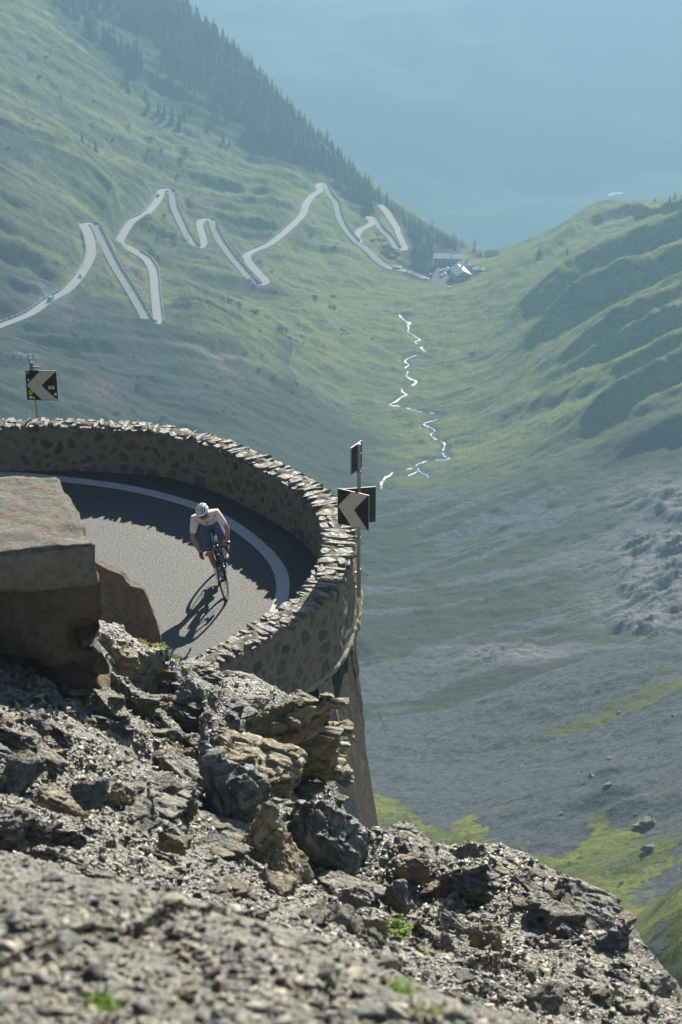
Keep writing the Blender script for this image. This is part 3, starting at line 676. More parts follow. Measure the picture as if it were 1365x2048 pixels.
def sweep(profile, name, mats, parent, amp=0.0, seed=0, mats_idx=None):
    """profile(i) -> (k,2) array of (outward offset, height)"""
    P = np.stack([profile(i) for i in range(NW)])           # NW,k,2
    X = WI[:, None, 0] + WN[:, None, 0] * P[..., 0]; Y = WI[:, None, 1] + WN[:, None, 1] * P[..., 0]; Z = P[..., 1].copy()
    if amp:
        dd = amp * fbm(X * 9 + Z * 3, Y * 9, 4, seed, z=Z * 9) + amp * .7 * fbm(X * 3, Y * 3, 2, seed + 3, z=Z * 3)
        nrm = np.gradient(P, axis=1); ln = np.linalg.norm(nrm, axis=2) + 1e-9; a = -nrm[..., 1] / ln; b = nrm[..., 0] / ln
        X = X + WN[:, None, 0] * a * dd; Y = Y + WN[:, None, 1] * a * dd; Z = Z + b * dd
    me = grid_mesh(name, X, Y, Z); return link(name, me, mats, parent)
def lin(a, b, n): return np.stack([np.linspace(a[0], b[0], n), np.linspace(a[1], b[1], n)], 1)
wall = empty('parapet_wall', (-0.5, 30, 0)); tag(wall, 'curved rubble stone parapet wall around the outside of the near hairpin bend', 'stone wall', kind='thing')
def keep(o, par):      # parent without moving
    o.parent = par; o.matrix_parent_inverse = Matrix.Translation(par.location).inverted(); return o
def prof_body(i):
    t = TH[i]; h = HT[i] - .05
    return np.concatenate([lin((0.0, -.12), (0.03, h - .05), 26), np.stack([np.linspace(.04, t - .03, 20), h - .035 + .085 * np.sin(np.linspace(.15, 3.0, 20))], 1), lin((t - .01, h - .05), (t + .05, -.40), 34)])
keep(sweep(prof_body, 'wall_body', [M['masonry'], M['masonry_out'], M['mortar']], None, .028, 5), wall)
o = bpy.data.objects['wall_body']; k_ = 26 + 20 + 34
mi = np.zeros((NW - 1, k_ - 1), np.int32); mi[:, 26:46] = 2; mi[:, 46:] = 1; o.data.polygons.foreach_set('material_index', mi.ravel())
def prof_ledge(i):
    t = TH[i] + .04; a = .05 * math.sin(i * .13) * .5
    return np.concatenate([lin((t - .05, -.36), (t + .045 + a, -.41), 6), lin((t + .05 + a, -.43), (t + .04, -.50), 6), lin((t + .045, -.51), (t - .04, -.55), 5)])
keep(sweep(prof_ledge, 'string_course', M['masonry_out'], None, .045, 9), wall)
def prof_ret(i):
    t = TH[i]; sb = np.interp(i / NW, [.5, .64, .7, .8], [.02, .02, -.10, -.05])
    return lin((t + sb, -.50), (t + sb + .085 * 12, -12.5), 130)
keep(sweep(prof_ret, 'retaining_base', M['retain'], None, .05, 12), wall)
# coping: many flat slabs laid across the crown
def slab(mb, c, ax, ay, hx, hy, hz, tilt, rng, mi=0):
    n = rng.integers(5, 8); ang = np.sort(rng.uniform(0, 6.283, n)) * .35 + np.arange(n) * 6.283 / n * .65
    X = np.array(ax); Y = np.array(ay); Zv = np.array([0, 0, 1.0])
    Zv = Zv + X * tilt[0] + Y * tilt[1]; Zv /= np.linalg.norm(Zv)
    r = .85 + .3 * rng.random(n); top = []; bot = []; rim = []
    for k in range(n):
        ca, sa = math.cos(ang[k]), math.sin(ang[k]); q = max(abs(ca), abs(sa)) ** .75
        p = np.array(c) + X * hx * ca / q * r[k] + Y * hy * sa / q * r[k]
        rim.append(p + Zv * hz * .35); top.append(np.array(c) + (p - np.array(c)) * .86 + Zv * hz * (.95 + .35 * rng.random())); bot.append(p - Zv * hz)
    vs = bot + rim + top; f = [tuple(2 * n + k for k in range(n))]
    for k in range(n):
        j = (k + 1) % n; f += [(k, j, n + j, n + k), (n + k, n + j, 2 * n + j, 2 * n + k)]
    mb.add([tuple(v) for v in vs], f, mi)
mb = MB(); rg = np.random.default_rng(3)
i = 0.0
while i < NW - 4:
    wid = rg.uniform(.05, .12) if rg.random() < .65 else rg.uniform(.14, .28)
    k = int(i); t = TH[k]; nrow = rg.integers(1, 5); cuts = np.sort(np.concatenate([[.0 + rg.uniform(-.02, .03)], rg.uniform(.05, t - .05, nrow - 1), [t + rg.uniform(-.03, .03)]]))
    a = rg.uniform(-.35, .35)
    for q in range(nrow):
        w0, w1 = cuts[q], cuts[q + 1]
        if w1 - w0 < .05: continue
        off = (w0 + w1) / 2; crown = .06 * (1 - (2 * off / t - 1) ** 2)
        jj = min(NW - 1, k + int(rg.integers(0, 3)))
        c = (WI[jj, 0] + WN[jj, 0] * off + WT[jj, 0] * wid / 2, WI[jj, 1] + WN[jj, 1] * off + WT[jj, 1] * wid / 2, HT[jj] - .062 + crown * .75 + rg.uniform(-.018, .002))
        ax = np.array([WN[jj, 0], WN[jj, 1], 0]); ay = np.array([WT[jj, 0], WT[jj, 1], 0])
        ca, sa = math.cos(a), math.sin(a); ax2 = ax * ca + ay * sa; ay2 = ay * ca - ax * sa
        slab(mb, c, ax2, ay2, (w1 - w0) / 2 * 1.0, wid / 2 * .97, rg.uniform(.022, .034), (rg.normal(0, .05) + (off / t - .5) * -.3, rg.normal(0, .06)), rg, 0 if rg.random() < .8 else (1 if rg.random() < .6 else 2))
    i += wid / .04 * 1.0
M['cope_w'] = mat_rock('pale_coping_slabs', (1.0, 1.0, .96), 2.0, obj=False, rough=.42, dark=1.45)
M['cope_b'] = mat_rock('brown_coping_slabs', (1.15, .95, .75), 2.0, obj=False, rough=.45, dark=1.2)
keep(mb.build('coping_stones', [M['cope'], M['cope_w'], M['cope_b']]), wall)
# concrete buttress (pier) leaning on the retaining wall below the bend
bt = empty('wall_buttress', (-.2, 28.5, -4)); tag(bt, 'tall leaning concrete buttress under the outer corner of the near parapet wall', 'buttress', kind='thing')
def lower_block(name, topq, botq, zt, zb, mat):
    n = 40; mb = MB(); vs = []
    for k in range(n + 1):
        t = k / n
        for a, b in zip(topq, botq): vs.append((a[0] + (b[0] - a[0]) * t, a[1] + (b[1] - a[1]) * t, zt + (zb - zt) * t))
    f = [(0, 1, 2, 3)] + [tuple(4 * n + q for q in (3, 2, 1, 0))]
    for k in range(n):
        for q in range(4): f.append((4 * k + q, 4 * k + (q + 1) % 4, 4 * k + 4 + (q + 1) % 4, 4 * k + 4 + q))
    mb.add(vs, f); return keep(mb.build(name, mat), bt)
def ext(top, z0, p1, z1, z): # extrapolate line
    t = (z - z0) / (z1 - z0); return (top[0] + (p1[0] - top[0]) * t, top[1] + (p1[1] - top[1]) * t)
c0, c1 = (-.37, 27.45), (-.02, 27.0); d0, d1 = (-.18, 27.72), (.32, 27.3); e0, e1 = (.145, 28.9), (.66, 28.7)
zz = -12.0
lower_block('pale_face', [c0, d0, (-.1, 28.6), (-.5, 28.3)], [ext(c0, -.65, c1, -2.57, zz), ext(d0, -.55, d1, -3.1, zz), (.9, 28.9), (.4, 28.7)], -.60, zz, M['concrete'])
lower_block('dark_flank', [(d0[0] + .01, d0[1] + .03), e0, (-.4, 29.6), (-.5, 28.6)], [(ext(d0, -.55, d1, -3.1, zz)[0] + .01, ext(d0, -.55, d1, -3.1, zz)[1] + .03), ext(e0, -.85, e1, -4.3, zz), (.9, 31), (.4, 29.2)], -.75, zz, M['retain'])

# asphalt platform
poly = [tuple(p) for p in WI[::6]]
fill = poly + [(-4.5, 23.9), (-6.5, 23.5), (-10, 23.5), (-16, 24)]
me = bpy.data.meshes.new('hairpin_road'); bm = bmesh.new(); vs = [bm.verts.new((x + 0, y, 0)) for x, y in fill]; bm.faces.new(vs); bmesh.ops.recalc_face_normals(bm, faces=bm.faces)
if bm.faces[:][0].normal.z < 0: bmesh.ops.reverse_faces(bm, faces=bm.faces)
bmesh.ops.triangulate(bm, faces=bm.faces); bm.to_mesh(me); bm.free(); tag(link('hairpin_road', me, M['asphalt']), kind='structure')
LINE = [(-15, 32.7), (-11, 33.75), (-8.2, 34.13), (-6.44, 34.20), (-5.38, 34.04), (-4.02, 33.64), (-3.24, 33.24), (-2.57, 32.79), (-2.0, 32.17), (-1.43, 31.28), (-1.09, 30.5), (-0.97, 29.79), (-1.0, 29.2), (-1.15, 28.5), (-1.45, 27.8), (-2.2, 26.8), (-3.2, 25.8)]
LL = catmull([(x, y, 0.004) for x, y in LINE], .12); LL = smooth_line(LL, 6)
n = len(LL); ww = .085 + .006 * fbm(np.arange(n) / 2.0, np.zeros(n), 3, 3); ww = ww + .03; a, b, z = ribbon(LL, 0, 0, ww)
mb = MB(); vs = []
for i in range(n): vs += [(a[i][0], a[i][1], .004), (b[i][0], b[i][1], .004)]
mb.add(vs, [(2 * i, 2 * i + 1, 2 * i + 3, 2 * i + 2) for i in range(n - 1)]); tag(mb.build('white_edge_line', M['line']), kind='structure')

# ================================================================== near hillside
NPTS = []
def N(u, v, y): NPTS.append(ptY(u, v, y))
for u, v, y in [(0,1725,7.2),(200,1795,7.0),(450,1835,6.6),(600,1865,6.2),(700,1915,5.8),(800,1975,5.4),(880,2040,5.0),(0,2048,4.2),(300,2048,4.3),(600,2048,4.5),
    (0,1705,12.2),(200,1780,11.4),(450,1822,10.8),(600,1852,10.6),(720,1905,10.4),(900,2010,10.6),(1000,2048,10.6),
    (0,1400,16.0),(0,1550,14.2),(100,1345,17.6),(200,1345,18.6),(200,1500,15.6),(200,1650,13.3),(300,1320,20.6),(330,1400,18.8),(400,1362,22.4),(400,1500,18.2),(400,1680,14.4),(345,1318,22.6),
    (500,1378,24.0),(470,1420,21.5),(560,1405,24.4),(610,1440,23.0),(600,1600,19.4),(600,1750,15.2),(500,1620,17.6),(680,1600,20.2),(700,1680,18.6),(760,1690,18.4),(700,1800,14.8),(800,1850,14.2),
    (900,1725,18.2),(900,1850,14.8),(1065,1770,17.8),(1060,1900,14.2),(1200,1815,17.3),(1265,1870,16.4),(1150,1960,13.4),(1270,2000,13.2),(1340,1960,14.6),(1365,2040,12.6),(1200,2048,11.9)]: N(u, v, y)
NPTS += [ptY(0, 1740, 9.6), ptY(450, 1860, 8.6), ptY(700, 1955, 8.2), ptY(1050, 2120, 8.6), ptY(1365, 2160, 9.8), ptY(1200, 2300, 7.5)]
NPTS += [(.2, 21.5, .2), (.9, 20.6, -1.2), (2, 20.6, -1.6), (3.2, 19.6, -1.8), (4.0, 17.5, -.5), (4.4, 15.2, 1.0), (5.6, 12.5, 1.6), (7, 11, 1.2), (9, 14, -5), (5, 20, -7), (3, 24, -10), (0.8, 25, -7), (.5, 30, -12), (-.7, 26.2, -1.5), (-.6, 28.5, -4.0), (3, 32, -17), (8, 26, -17), (-2, 27, -.7),
         (-2.6, 25.2, -.3), (-3.6, 24.6, .2), (-3.4, 26.5, -.6), (-5, 26, -.5), (-8, 26, -.6), (-5, 30, -1.5), (-9, 31, -1.5), (-14, 27, -.5), (-6, 22.5, 2.4), (-9, 21.5, 3.6), (-9, 15, 7.0), (-8, 8, 10.5), (-8, 3, 13), (0, 2, 13.6), (4, 5, 11.2), (5, 2, 12.4), (6, 8, 7.0), (9, 4, 9), (-14, 20, 6), (0, -2, 15), (-6, -3, 16), (7, -3, 14)]
tps_n = TPS(NPTS, 6.0, 2e-3)
def H_nb(x, y): return tps_n(x, y)
def detail_n(x, y):
    u = x * .86 + y * .5; v_ = y * .86 - x * .5
    w1 = .35 * fbm(x * .8, y * .8, 3, 201); w2 = .35 * fbm(x * .8, y * .8, 3, 202)
    f1, f2, cid, cx, cy = cells(u * .95 + w1, v_ * 1.5 + w2, 210)
    z = (cid - .5) * .50 * sstep(.35, .8, vnoise(x * .35, y * .35, None, 215) + .55) + (cx * (_h(np.floor(cid * 999).astype(np.int64), 0, 0, 3) - .5) + cy * .4 * (cid - .5)) * .55
    f1b, f2b, cidb, cxb, cyb = cells(u * 2.9 + w2 * 3, v_ * 4.2 + w1 * 3, 230)
    rough = sstep(-.35, .35, fbm(x * .5 + 3, y * .5, 2, 240))
    z = z * (.35 + .65 * rough) + ((cidb - .5) * .06 + (cxb * (cidb - .4) + cyb * .3) * .16) * (.25 + .75 * rough)
    z = z + .26 * fbm(x * .9, y * .9, 4, 250) + .07 * fbm(x * 4, y * 4, 3, 251) + .015 * fbm(x * 13, y * 13, 3, 252)
    f1c, f2c, cidc, _, _ = cells(x * 8, y * 10, 260)
    z = z + (cidc - .5) * .012 + (.4 - f1c) * .035
    # gullies running down to the right
    s = y + .75 * x; z = z - .34 * sstep(.0, .55, ridged(s * .42, (x - y) * .10, 2, 270) - .35)
    return z
def damp_n(x, y):
    road = 1 - sstep(23.3, 24.6, y + np.maximum(0, -x - 5) * .2)
    near = .30 + .70 * sstep(7.5, 10, y)
    return (.12 + .88 * road) * near * (1 - .55 * sstep(20.5, 22.5, y) * (x > -3.2))
def H_n(x, y): return H_nb(x, y) + detail_n(x, y) * damp_n(x, y)
an = np.radians(np.concatenate([np.linspace(-38, -12, 60)[:-1], np.linspace(-12, 12, 600), np.linspace(12, 38, 60)[1:]]))
yn = np.concatenate([np.geomspace(1.2, 3.4, 40)[:-1], np.geomspace(3.4, 26, 1000), np.linspace(26, 40, 50)[1:]])
Yn = yn[:, None] * np.ones_like(an)[None]; Xn = np.tan(an)[None] * Yn
Zn = H_n(Xn, Yn)
def inside_platform(x, y):   # keep the hillside below the asphalt
    return sstep(24.2, 25.4, y - np.maximum(0, x + 3.0) * 1.1)
ip = inside_platform(Xn, Yn) * (Xn < 2); Zn = np.where(ip > 0, Zn * (1 - ip) + np.minimum(Zn, -.25) * ip, Zn)
tag(link('hillside', grid_mesh('hillside', Xn, Yn, Zn), M['ground']), kind='structure')
from bisect import bisect
def ground_n(x, y):
    i = min(max(bisect(yn.tolist() if False else YNL, y), 1), len(yn) - 1); a = math.atan2(x, y); j = min(max(bisect(ANL, a), 1), len(an) - 1)
    ty = min(1, max(0, (y - yn[i - 1]) / (yn[i] - yn[i - 1]))); tx = min(1, max(0, (a - an[j - 1]) / (an[j] - an[j - 1])))
    return (Zn[i - 1, j - 1] * (1 - tx) + Zn[i - 1, j] * tx) * (1 - ty) + (Zn[i, j - 1] * (1 - tx) + Zn[i, j] * tx) * ty
YNL = yn.tolist(); ANL = an.tolist()
def at_n(u, v, base=False): return march(u, v, H_nb if base else H_n, 3.0, 32, 420)
# fast picture->ground table for scattering
def col_hits(us, vs, H, t0, t1, n):
    x = (us - 682.5) / FPX; yv = (vs - 1024.0) / FPX; dy = cP - yv * sP; dz = (-sP - yv * cP) / dy; dx = x / dy
    y = np.geomspace(t0, t1, n); g = CAMZ + dz[:, None] * y[None] - H(dx[:, None] * y[None], y[None] * np.ones((len(us), 1)))
    hit = (g[:, :-1] > 0) & (g[:, 1:] <= 0); k = hit.argmax(1); ok = hit.any(1)
    g0 = g[np.arange(len(us)), k]; g1 = g[np.arange(len(us)), k + 1]; t = g0 / (g0 - g1 + 1e-9); yy = y[k] * (1 - t) + y[k + 1] * t
    return dx * yy, yy, ok
def Zn_lookup(x, y):
    i = np.clip(np.searchsorted(yn, y), 1, len(yn) - 1); a = np.arctan2(x, y); j = np.clip(np.searchsorted(an, a), 1, len(an) - 1)
    ty = np.clip((y - yn[i - 1]) / (yn[i] - yn[i - 1]), 0, 1); tx = np.clip((a - an[j - 1]) / (an[j] - an[j - 1]), 0, 1)
    return (Zn[i - 1, j - 1] * (1 - tx) + Zn[i - 1, j] * tx) * (1 - ty) + (Zn[i, j - 1] * (1 - tx) + Zn[i, j] * tx) * ty

# ------------------------------------------------------------------ stones
def rock_np(rng, sub=2, dims=(1, .8, .5), cuts=9, strata=0.05, noise=.04, npts=None):
    """sharp convex fragment; sub > 0 splits its faces and roughens them with bedding steps"""
    n_ = npts or int(rng.integers(9, 14)); P = rng.uniform(-1, 1, (n_, 3)); P = np.sign(P) * np.abs(P) ** .55; P *= rng.uniform(.75, 1.05, (n_, 1))
    bm = bmesh.new()
    for p in P: bm.verts.new(p)
    r_ = bmesh.ops.convex_hull(bm, input=bm.verts[:]); bmesh.ops.delete(bm, geom=[g for g in r_['geom_interior'] if isinstance(g, bmesh.types.BMVert)], context='VERTS')
    bmesh.ops.triangulate(bm, faces=bm.faces[:])
    if sub > 1:
        bmesh.ops.bevel(bm, geom=bm.edges[:], offset=.05, segments=1, affect='EDGES'); bmesh.ops.triangulate(bm, faces=bm.faces[:])
        lim = [0, 0, .5, .26, .12, .06][sub]
        for _ in range(6):
            lg = [e for e in bm.edges if e.calc_length() > lim]
            if not lg: break
            bmesh.ops.subdivide_edges(bm, edges=lg, cuts=1); bmesh.ops.triangulate(bm, faces=[f for f in bm.faces if len(f.verts) > 3])
    bm.normal_update(); bm.verts.index_update(); V = np.array([v.co[:] for v in bm.verts]); Nn = np.array([v.normal[:] for v in bm.verts]); F = np.array([[v.index for v in f.verts] for f in bm.faces]); bm.free()
    if sub > 1:
        s1 = int(rng.integers(9999)); P = V
        q = P[:, 2] * 5.5 + 1.2 * vnoise(P[:, 0] * 1.3, P[:, 1] * 1.3, None, s1); fq = q - np.floor(q); st = _h(np.floor(q).astype(np.int64), np.zeros(len(q), np.int64), 0, s1)
        ledge = (st - .5) * 3.6 * strata + .4 * strata * fq - strata * 1.8 * (fq < .15)
        big = fbm(P[:, 0] * 1.4, P[:, 1] * 1.4, 3, s1 + 1, z=P[:, 2] * 1.8); f1, f2, ci, _, _ = cells(P[:, 0] * 1.6 + P[:, 2], P[:, 1] * 1.6 - P[:, 2], s1)
        fine = fbm(P[:, 0] * 6, P[:, 1] * 6, 3, s1 + 2, z=P[:, 2] * 14)
        big = np.floor(big * 4) / 4 * 1.3
        d = ledge * (1 - .6 * np.abs(Nn[:, 2])) + noise * (.9 * big + 1.3 * fine) + (ci - .5) * .20 + .05 * (cells(P[:, 0] * 3.5 + 2 * P[:, 2], P[:, 1] * 3.5 - P[:, 2], s1 + 4)[2] - .5)
        V = V + Nn * d[:, None]
    return V * np.array(dims), F
def place_rock(name, c, dims, rot, mat, label, cat='boulder', group=None, seed=1, sub=4, cuts=9, strata=.06, noise=.06):
    P, F = rock_np(np.random.default_rng(seed), sub, dims, cuts, strata, noise, 16 if dims[0] > .4 else None)
    o = link(name, np_mesh(name, P, F), mat); o.location = c; o.rotation_euler = tuple(R(a) for a in rot)
    return tag(o, label, cat, group)
def pr(u, v, y, dz=0): p = ptY(u, v, y); return (p[0], p[1], p[2] + dz)
BR, GR, DK = M['rock_brown'], M['rock'], M['rock_dark']
BIG = [ # u,v,y, dims(half), rot, mat, label, seed, cuts
 (548,1478,21.2,(.92,.60,.54),(8,-6,-12),BR,'huge brown layered boulder jutting out beside the foot of the parapet wall',11,10),
 (500,1545,20.6,(.55,.42,.28),(5,10,-20),BR,'dark brown undercut rock lying directly beneath the huge layered boulder',12,9),
 (645,1530,20.6,(.30,.26,.17),(6,20,30),GR,'grey flaky rock poking out at the right end of the huge layered boulder',13,9),
 (440,1600,18.6,(.42,.36,.34),(20,12,-30),DK,'blue-grey slab with a brown fractured side below left of the huge layered boulder',14,8),
 (590,1640,19.0,(.52,.35,.34),(18,24,-25),DK,'dark slaty outcrop with steep dipping layers below the huge layered boulder',15,10),
 (640,1700,18.2,(.40,.32,.42),(20,30,-10),DK,'black layered crag just left of the buttress foot',16,10),
 (560,1720,17.0,(.40,.3,.30),(14,22,-25),BR,'brown shaded ledge under the dark slaty outcrop',17,9),
 (722,1682,19.0,(.24,.2,.17),(0,8,20),GR,'squarish grey rock perched at the foot of the buttress',18,8),
 (610,1402,24.0,(.36,.22,.12),(4,14,-20),GR,'broken grey ledge tight against the base of the parapet wall',19,10),
 (500,1400,23.8,(.34,.22,.10),(4,6,-10),GR,'flat fractured slab where the parapet wall meets the slope',20,9),
 (390,1400,21.0,(.42,.3,.20),(14,18,-30),DK,'dark bluish slab in shade on the slope left of the huge boulder',21,9),
 (250,1312,20.4,(.24,.22,.22),(8,14,15),BR,'reddish brown cracked rock between the two concrete blocks',22,9),
 (372,1625,16.4,(.13,.12,.28),(10,30,10),BR,'upright brown shard standing in the middle of the scree',23,8),
 (350,1690,15.2,(.20,.15,.12),(8,12,0),BR,'tan wedge-shaped stone low in the middle of the scree',24,7),
 (735,1860,14.0,(.26,.22,.30),(18,20,-20),BR,'tall rusty orange rock standing left of the green plant',25,9),
 (700,1790,15.2,(.30,.2,.14),(5,25,-10),GR,'smooth grey slab above the rusty orange rock',26,8),
 (800,1790,15.8,(.26,.2,.19),(12,30,-30),DK,'dark blue-black slab above the green plant',27,8),
 (825,1735,17.4,(.22,.2,.14),(6,14,10),BR,'light brown block on the crest right of the buttress foot',28,8),
 (925,1745,17.6,(.34,.25,.22),(8,20,-20),GR,'rounded grey boulder on the crest right of the light brown block',29,11),
 (905,1850,14.8,(.21,.17,.19),(10,12,0),GR,'pale grey boulder with a white top in the middle of the right-hand slope',30,9),
 (890,1895,14.0,(.18,.15,.16),(10,0,30),GR,'angular blue-grey rock just under the pale boulder with a white top',31,8),
 (970,1880,14.4,(.22,.16,.15),(16,16,0),BR,'tan split rock right of the pale boulder with a white top',32,8),
 (830,1905,13.4,(.17,.14,.2),(10,28,0),BR,'dark pointed rock right of the green plant',33,8),
 (1050,1790,17.2,(.40,.28,.16),(6,12,-8),GR,'long pale rock ledge on the skyline of the right-hand crest',34,10),
 (1170,1830,16.6,(.50,.34,.24),(6,14,-10),GR,'big grey crest outcrop near the right end of the slope',35,10),
 (1215,1895,15.6,(.34,.3,.40),(10,10,0),DK,'steep shaded rock face dropping from the right end of the crest',36,10),
 (1180,1960,13.6,(.22,.17,.15),(10,10,20),GR,'blocky grey rock leaning below the crest outcrop at right',37,8),
 (1255,2020,12.8,(.28,.22,.26),(14,8,20),GR,'large rock at the bottom edge left of the pale corner ledge',38,9),
 (1320,1985,13.8,(.26,.24,.14),(6,12,0),GR,'pale rock ledge in the lower right corner of the slope',39,9),
 (250,1590,14.6,(.22,.16,.15),(12,16,0),BR,'brown half-buried rock in the upper part of the scree',40,8),
 (120,1610,14.0,(.30,.2,.16),(10,18,0),BR,'long low brown ledge near the left edge of the scree',41,8),
 (210,1410,17.2,(.24,.18,.12),(10,18,0),GR,'grey slab on the slope under the big concrete block',42,8),
 (20,1650,13.2,(.3,.2,.16),(10,12,0),GR,'wide grey rock at the left picture edge above the blurred gravel',43,8),
]
for k, (u, v, y, dm, rt, mt, lb, sd2, cu) in enumerate(BIG):
    hb = march(u, v + 20, H_nb, 3, 32, 300); yy_ = min(y, hb[1] - .15 * dm[1]) if hb else y
    place_rock('boulder', pr(u, v, yy_), tuple((1.05 if sd2 < 18 else .78) * q for q in dm), rt, mt, lb, seed=sd2, cuts=cu, sub=5 if dm[0] > .28 else 4, strata=.07)
rgL = np.random.default_rng(21); ledges = []
for k in range(5):
    P, F = rock_np(np.random.default_rng(700 + k), 4, (1, .75, .34), 8, .08, .06); me_ = np_mesh('rock_ledge', P, F); me_.materials.append([GR, BR, GR, DK, GR][k]); ledges.append(me_)
nl = 0
for _ in range(400):
    if nl >= 62: break
    u = rgL.uniform(0, 1290); v = rgL.uniform(1340, 2000); hx_, hy_, ok_ = col_hits(np.array([u]), np.array([v]), H_n, 8, 28, 300)
    if not ok_[0] or hy_[0] > 24: continue
    band = (v - (1330 + .42 * u)); 
    if abs(band) > 190 and rgL.random() < .72: continue
    s_ = rgL.uniform(.16, .38) * (1 if hy_[0] > 14 else .6); kk = int(rgL.integers(5)); o = bpy.data.objects.new('rock_ledge', ledges[kk]); COL.objects.link(o); o.location = (hx_[0], hy_[0], float(H_n(hx_, hy_)[0]) - s_ * .06)
    o.scale = (s_ * 1.1, s_, s_ * rgL.uniform(.8, 1.5)); o.rotation_euler = (R(rgL.normal(-14, 6)), R(rgL.normal(12, 8)), R(rgL.normal(-18, 25))); nm_ = ['pale grey', 'brown', 'pale grey', 'dark slate', 'pale grey'][kk]
    tag(o, f'{nm_} layered rock ledge cropping out of the near scree slope', 'rock ledge', f'{nm_} ledges in the near slope'); nl += 1
# medium rocks as individuals (copies of a few prototypes)
protos = []
for k in range(12):
    rg2 = np.random.default_rng(500 + k); P, F = rock_np(rg2, 3, (1, rg2.uniform(.6, .9), rg2.uniform(.35, .65)), 8, .06, .06); protos.append(np_mesh('rock', P, F))
for k, me in enumerate(protos): me.materials.append([GR, GR, BR, DK][k % 4])
rg2 = np.random.default_rng(77); cnt = 0
us = rg2.uniform(-60, 1425, 1500); vs_ = rg2.uniform(1310, 2040, 1500); hx, hy, ok = col_hits(us, vs_, H_n, 3.2, 30, 260)
for k in range(1500):
    if not ok[k] or cnt >= 230: continue
    x, y = hx[k], hy[k]
    if y < 8.5 or y > 23.5: continue
    if vnoise(np.array([x * .9]), np.array([y * .9]), None, 7)[0] < -.15 and rg2.random() < .6: continue
    s_ = min(.24, .05 + rg2.pareto(2.4) * .045); z = float(Zn_lookup(np.array([x]), np.array([y]))[0])
    me = protos[int(rg2.integers(12))]; o = bpy.data.objects.new('loose_rock', me); COL.objects.link(o); o.location = (x, y, z + s_ * .12); o.scale = (s_,) * 3
    o.rotation_euler = (R(rg2.normal(8, 12)), R(rg2.normal(14, 14)), rg2.uniform(0, 6.28)); cnt += 1
    mcol = {GR: 'grey', BR: 'brown', DK: 'dark slate'}[me.materials[0]]
    tag(o, f'loose angular {mcol} rock lying half buried in the scree slope', 'rock', f'loose {mcol} rocks on the scree slope')
# gravel: uncountable small stones
def gravel(name, n, u0, u1, v0, v1, ymin, ymax, smin, smax, seed, mats, kind='stuff'):
    rg = np.random.default_rng(seed); us = rg.uniform(u0, u1, n); vs = rg.uniform(v0, v1, n); X = []; Y = []
    for i in range(0, n, 4000):
        x, y, ok = col_hits(us[i:i + 4000], vs[i:i + 4000], H_n, 3.0, 27, 160); m_ = ok & (y > ymin) & (y < ymax); X.append(x[m_]); Y.append(y[m_])
    X = np.concatenate(X); Y = np.concatenate(Y); X += rg.normal(0, .03, len(X)); Y += rg.normal(0, .12, len(Y)); Z = Zn_lookup(X, Y)
    tv = []; tf = []
    for k in range(16):
        P, F = rock_np(np.random.default_rng(900 + k), 1, (1, .75, .42), 7, 0, 0, 8); tv.append(P); tf.append(F)
    m_ = len(X); ti = rg.integers(0, 16, m_)
    s_ = smin + (smax - smin) * rg.random(m_) ** 3.2; a = rg.uniform(0, 6.28, m_); b = rg.normal(.2, .45, m_)
    mc = rg.choice(len(mats), m_, p=[.60, .33, .07]); VV = []; FF = []; MM = []; off = 0
    for k in range(16):
        q = np.where(ti == k)[0]; P = tv[k][None] * s_[q][:, None, None]; nv = len(tv[k])
        cb, sb = np.cos(b[q])[:, None], np.sin(b[q])[:, None]; px = P[..., 0] * cb + P[..., 2] * sb; pz = -P[..., 0] * sb + P[..., 2] * cb
        ca, sa = np.cos(a[q])[:, None], np.sin(a[q])[:, None]; qx = px * ca - P[..., 1] * sa; qy = px * sa + P[..., 1] * ca
        VV.append(np.stack([qx + X[q][:, None], qy + Y[q][:, None], pz + (Z[q] + s_[q] * .05)[:, None]], -1).reshape(-1, 3))
        FF.append((tf[k][None] + (np.arange(len(q)) * nv)[:, None, None]).reshape(-1, 3) + off); off += nv * len(q); MM.append(np.repeat(mc[q], len(tf[k])))
    me = np_mesh(name, np.concatenate(VV), np.concatenate(FF)); o = link(name, me, mats); mi = np.concatenate(MM).astype(np.int32)
    me.polygons.foreach_set('material_index', mi); return tag(o, kind=kind)
GM = [M['gravel'], mat_rock('dark_scree_stones', (.95, 1, 1.02), 3, obj=False, rough=.4, dark=.7), mat_rock('pale_scree_stones', (1, .98, .92), 3, obj=False, rough=.35, dark=1.9)]
gravel('scree_gravel', 30000, -60, 1425, 1290, 2060, 8, 24.5, .010, .06, 5, GM)
gravel('scree_gravel', 11000, -150, 1500, 1700, 2200, 2.5, 9, .004, .034, 6, GM); gravel('scree_gravel', 500, -150, 1500, 1700, 2200, 2.5, 9, .03, .085, 16, GM)
# blurred near stones
for k, (u, v, y, s_, lb) in enumerate([(40,2005,4.6,.09,'smooth blue-grey stone blurred in the bottom left corner'),(150,1985,4.9,.05,'pale flat stone blurred beside the bottom left corner stone'),(120,1900,5.6,.06,'dark blurred stone in the near gravel at left'),(215,1880,5.8,.04,'small dark blurred stone right of the dark near stone'),(470,1920,5.4,.035,'blurred dark pebble in the middle of the near gravel'),(370,1990,4.9,.045,'blurred reddish stone low in the near gravel'),(300,1965,5.0,.04,'blurred white-topped stone in the near gravel')]):
    p = at_n(u, v); p = p or pr(u, v, y)
    place_rock('boulder', (p[0], p[1], p[2] + s_ * .1), (s_, s_ * .8, s_ * .5), (6, 10, 40 * k), [GR, GR, DK, DK, DK, BR, GR][k], lb, 'stone', seed=70 + k, sub=3)

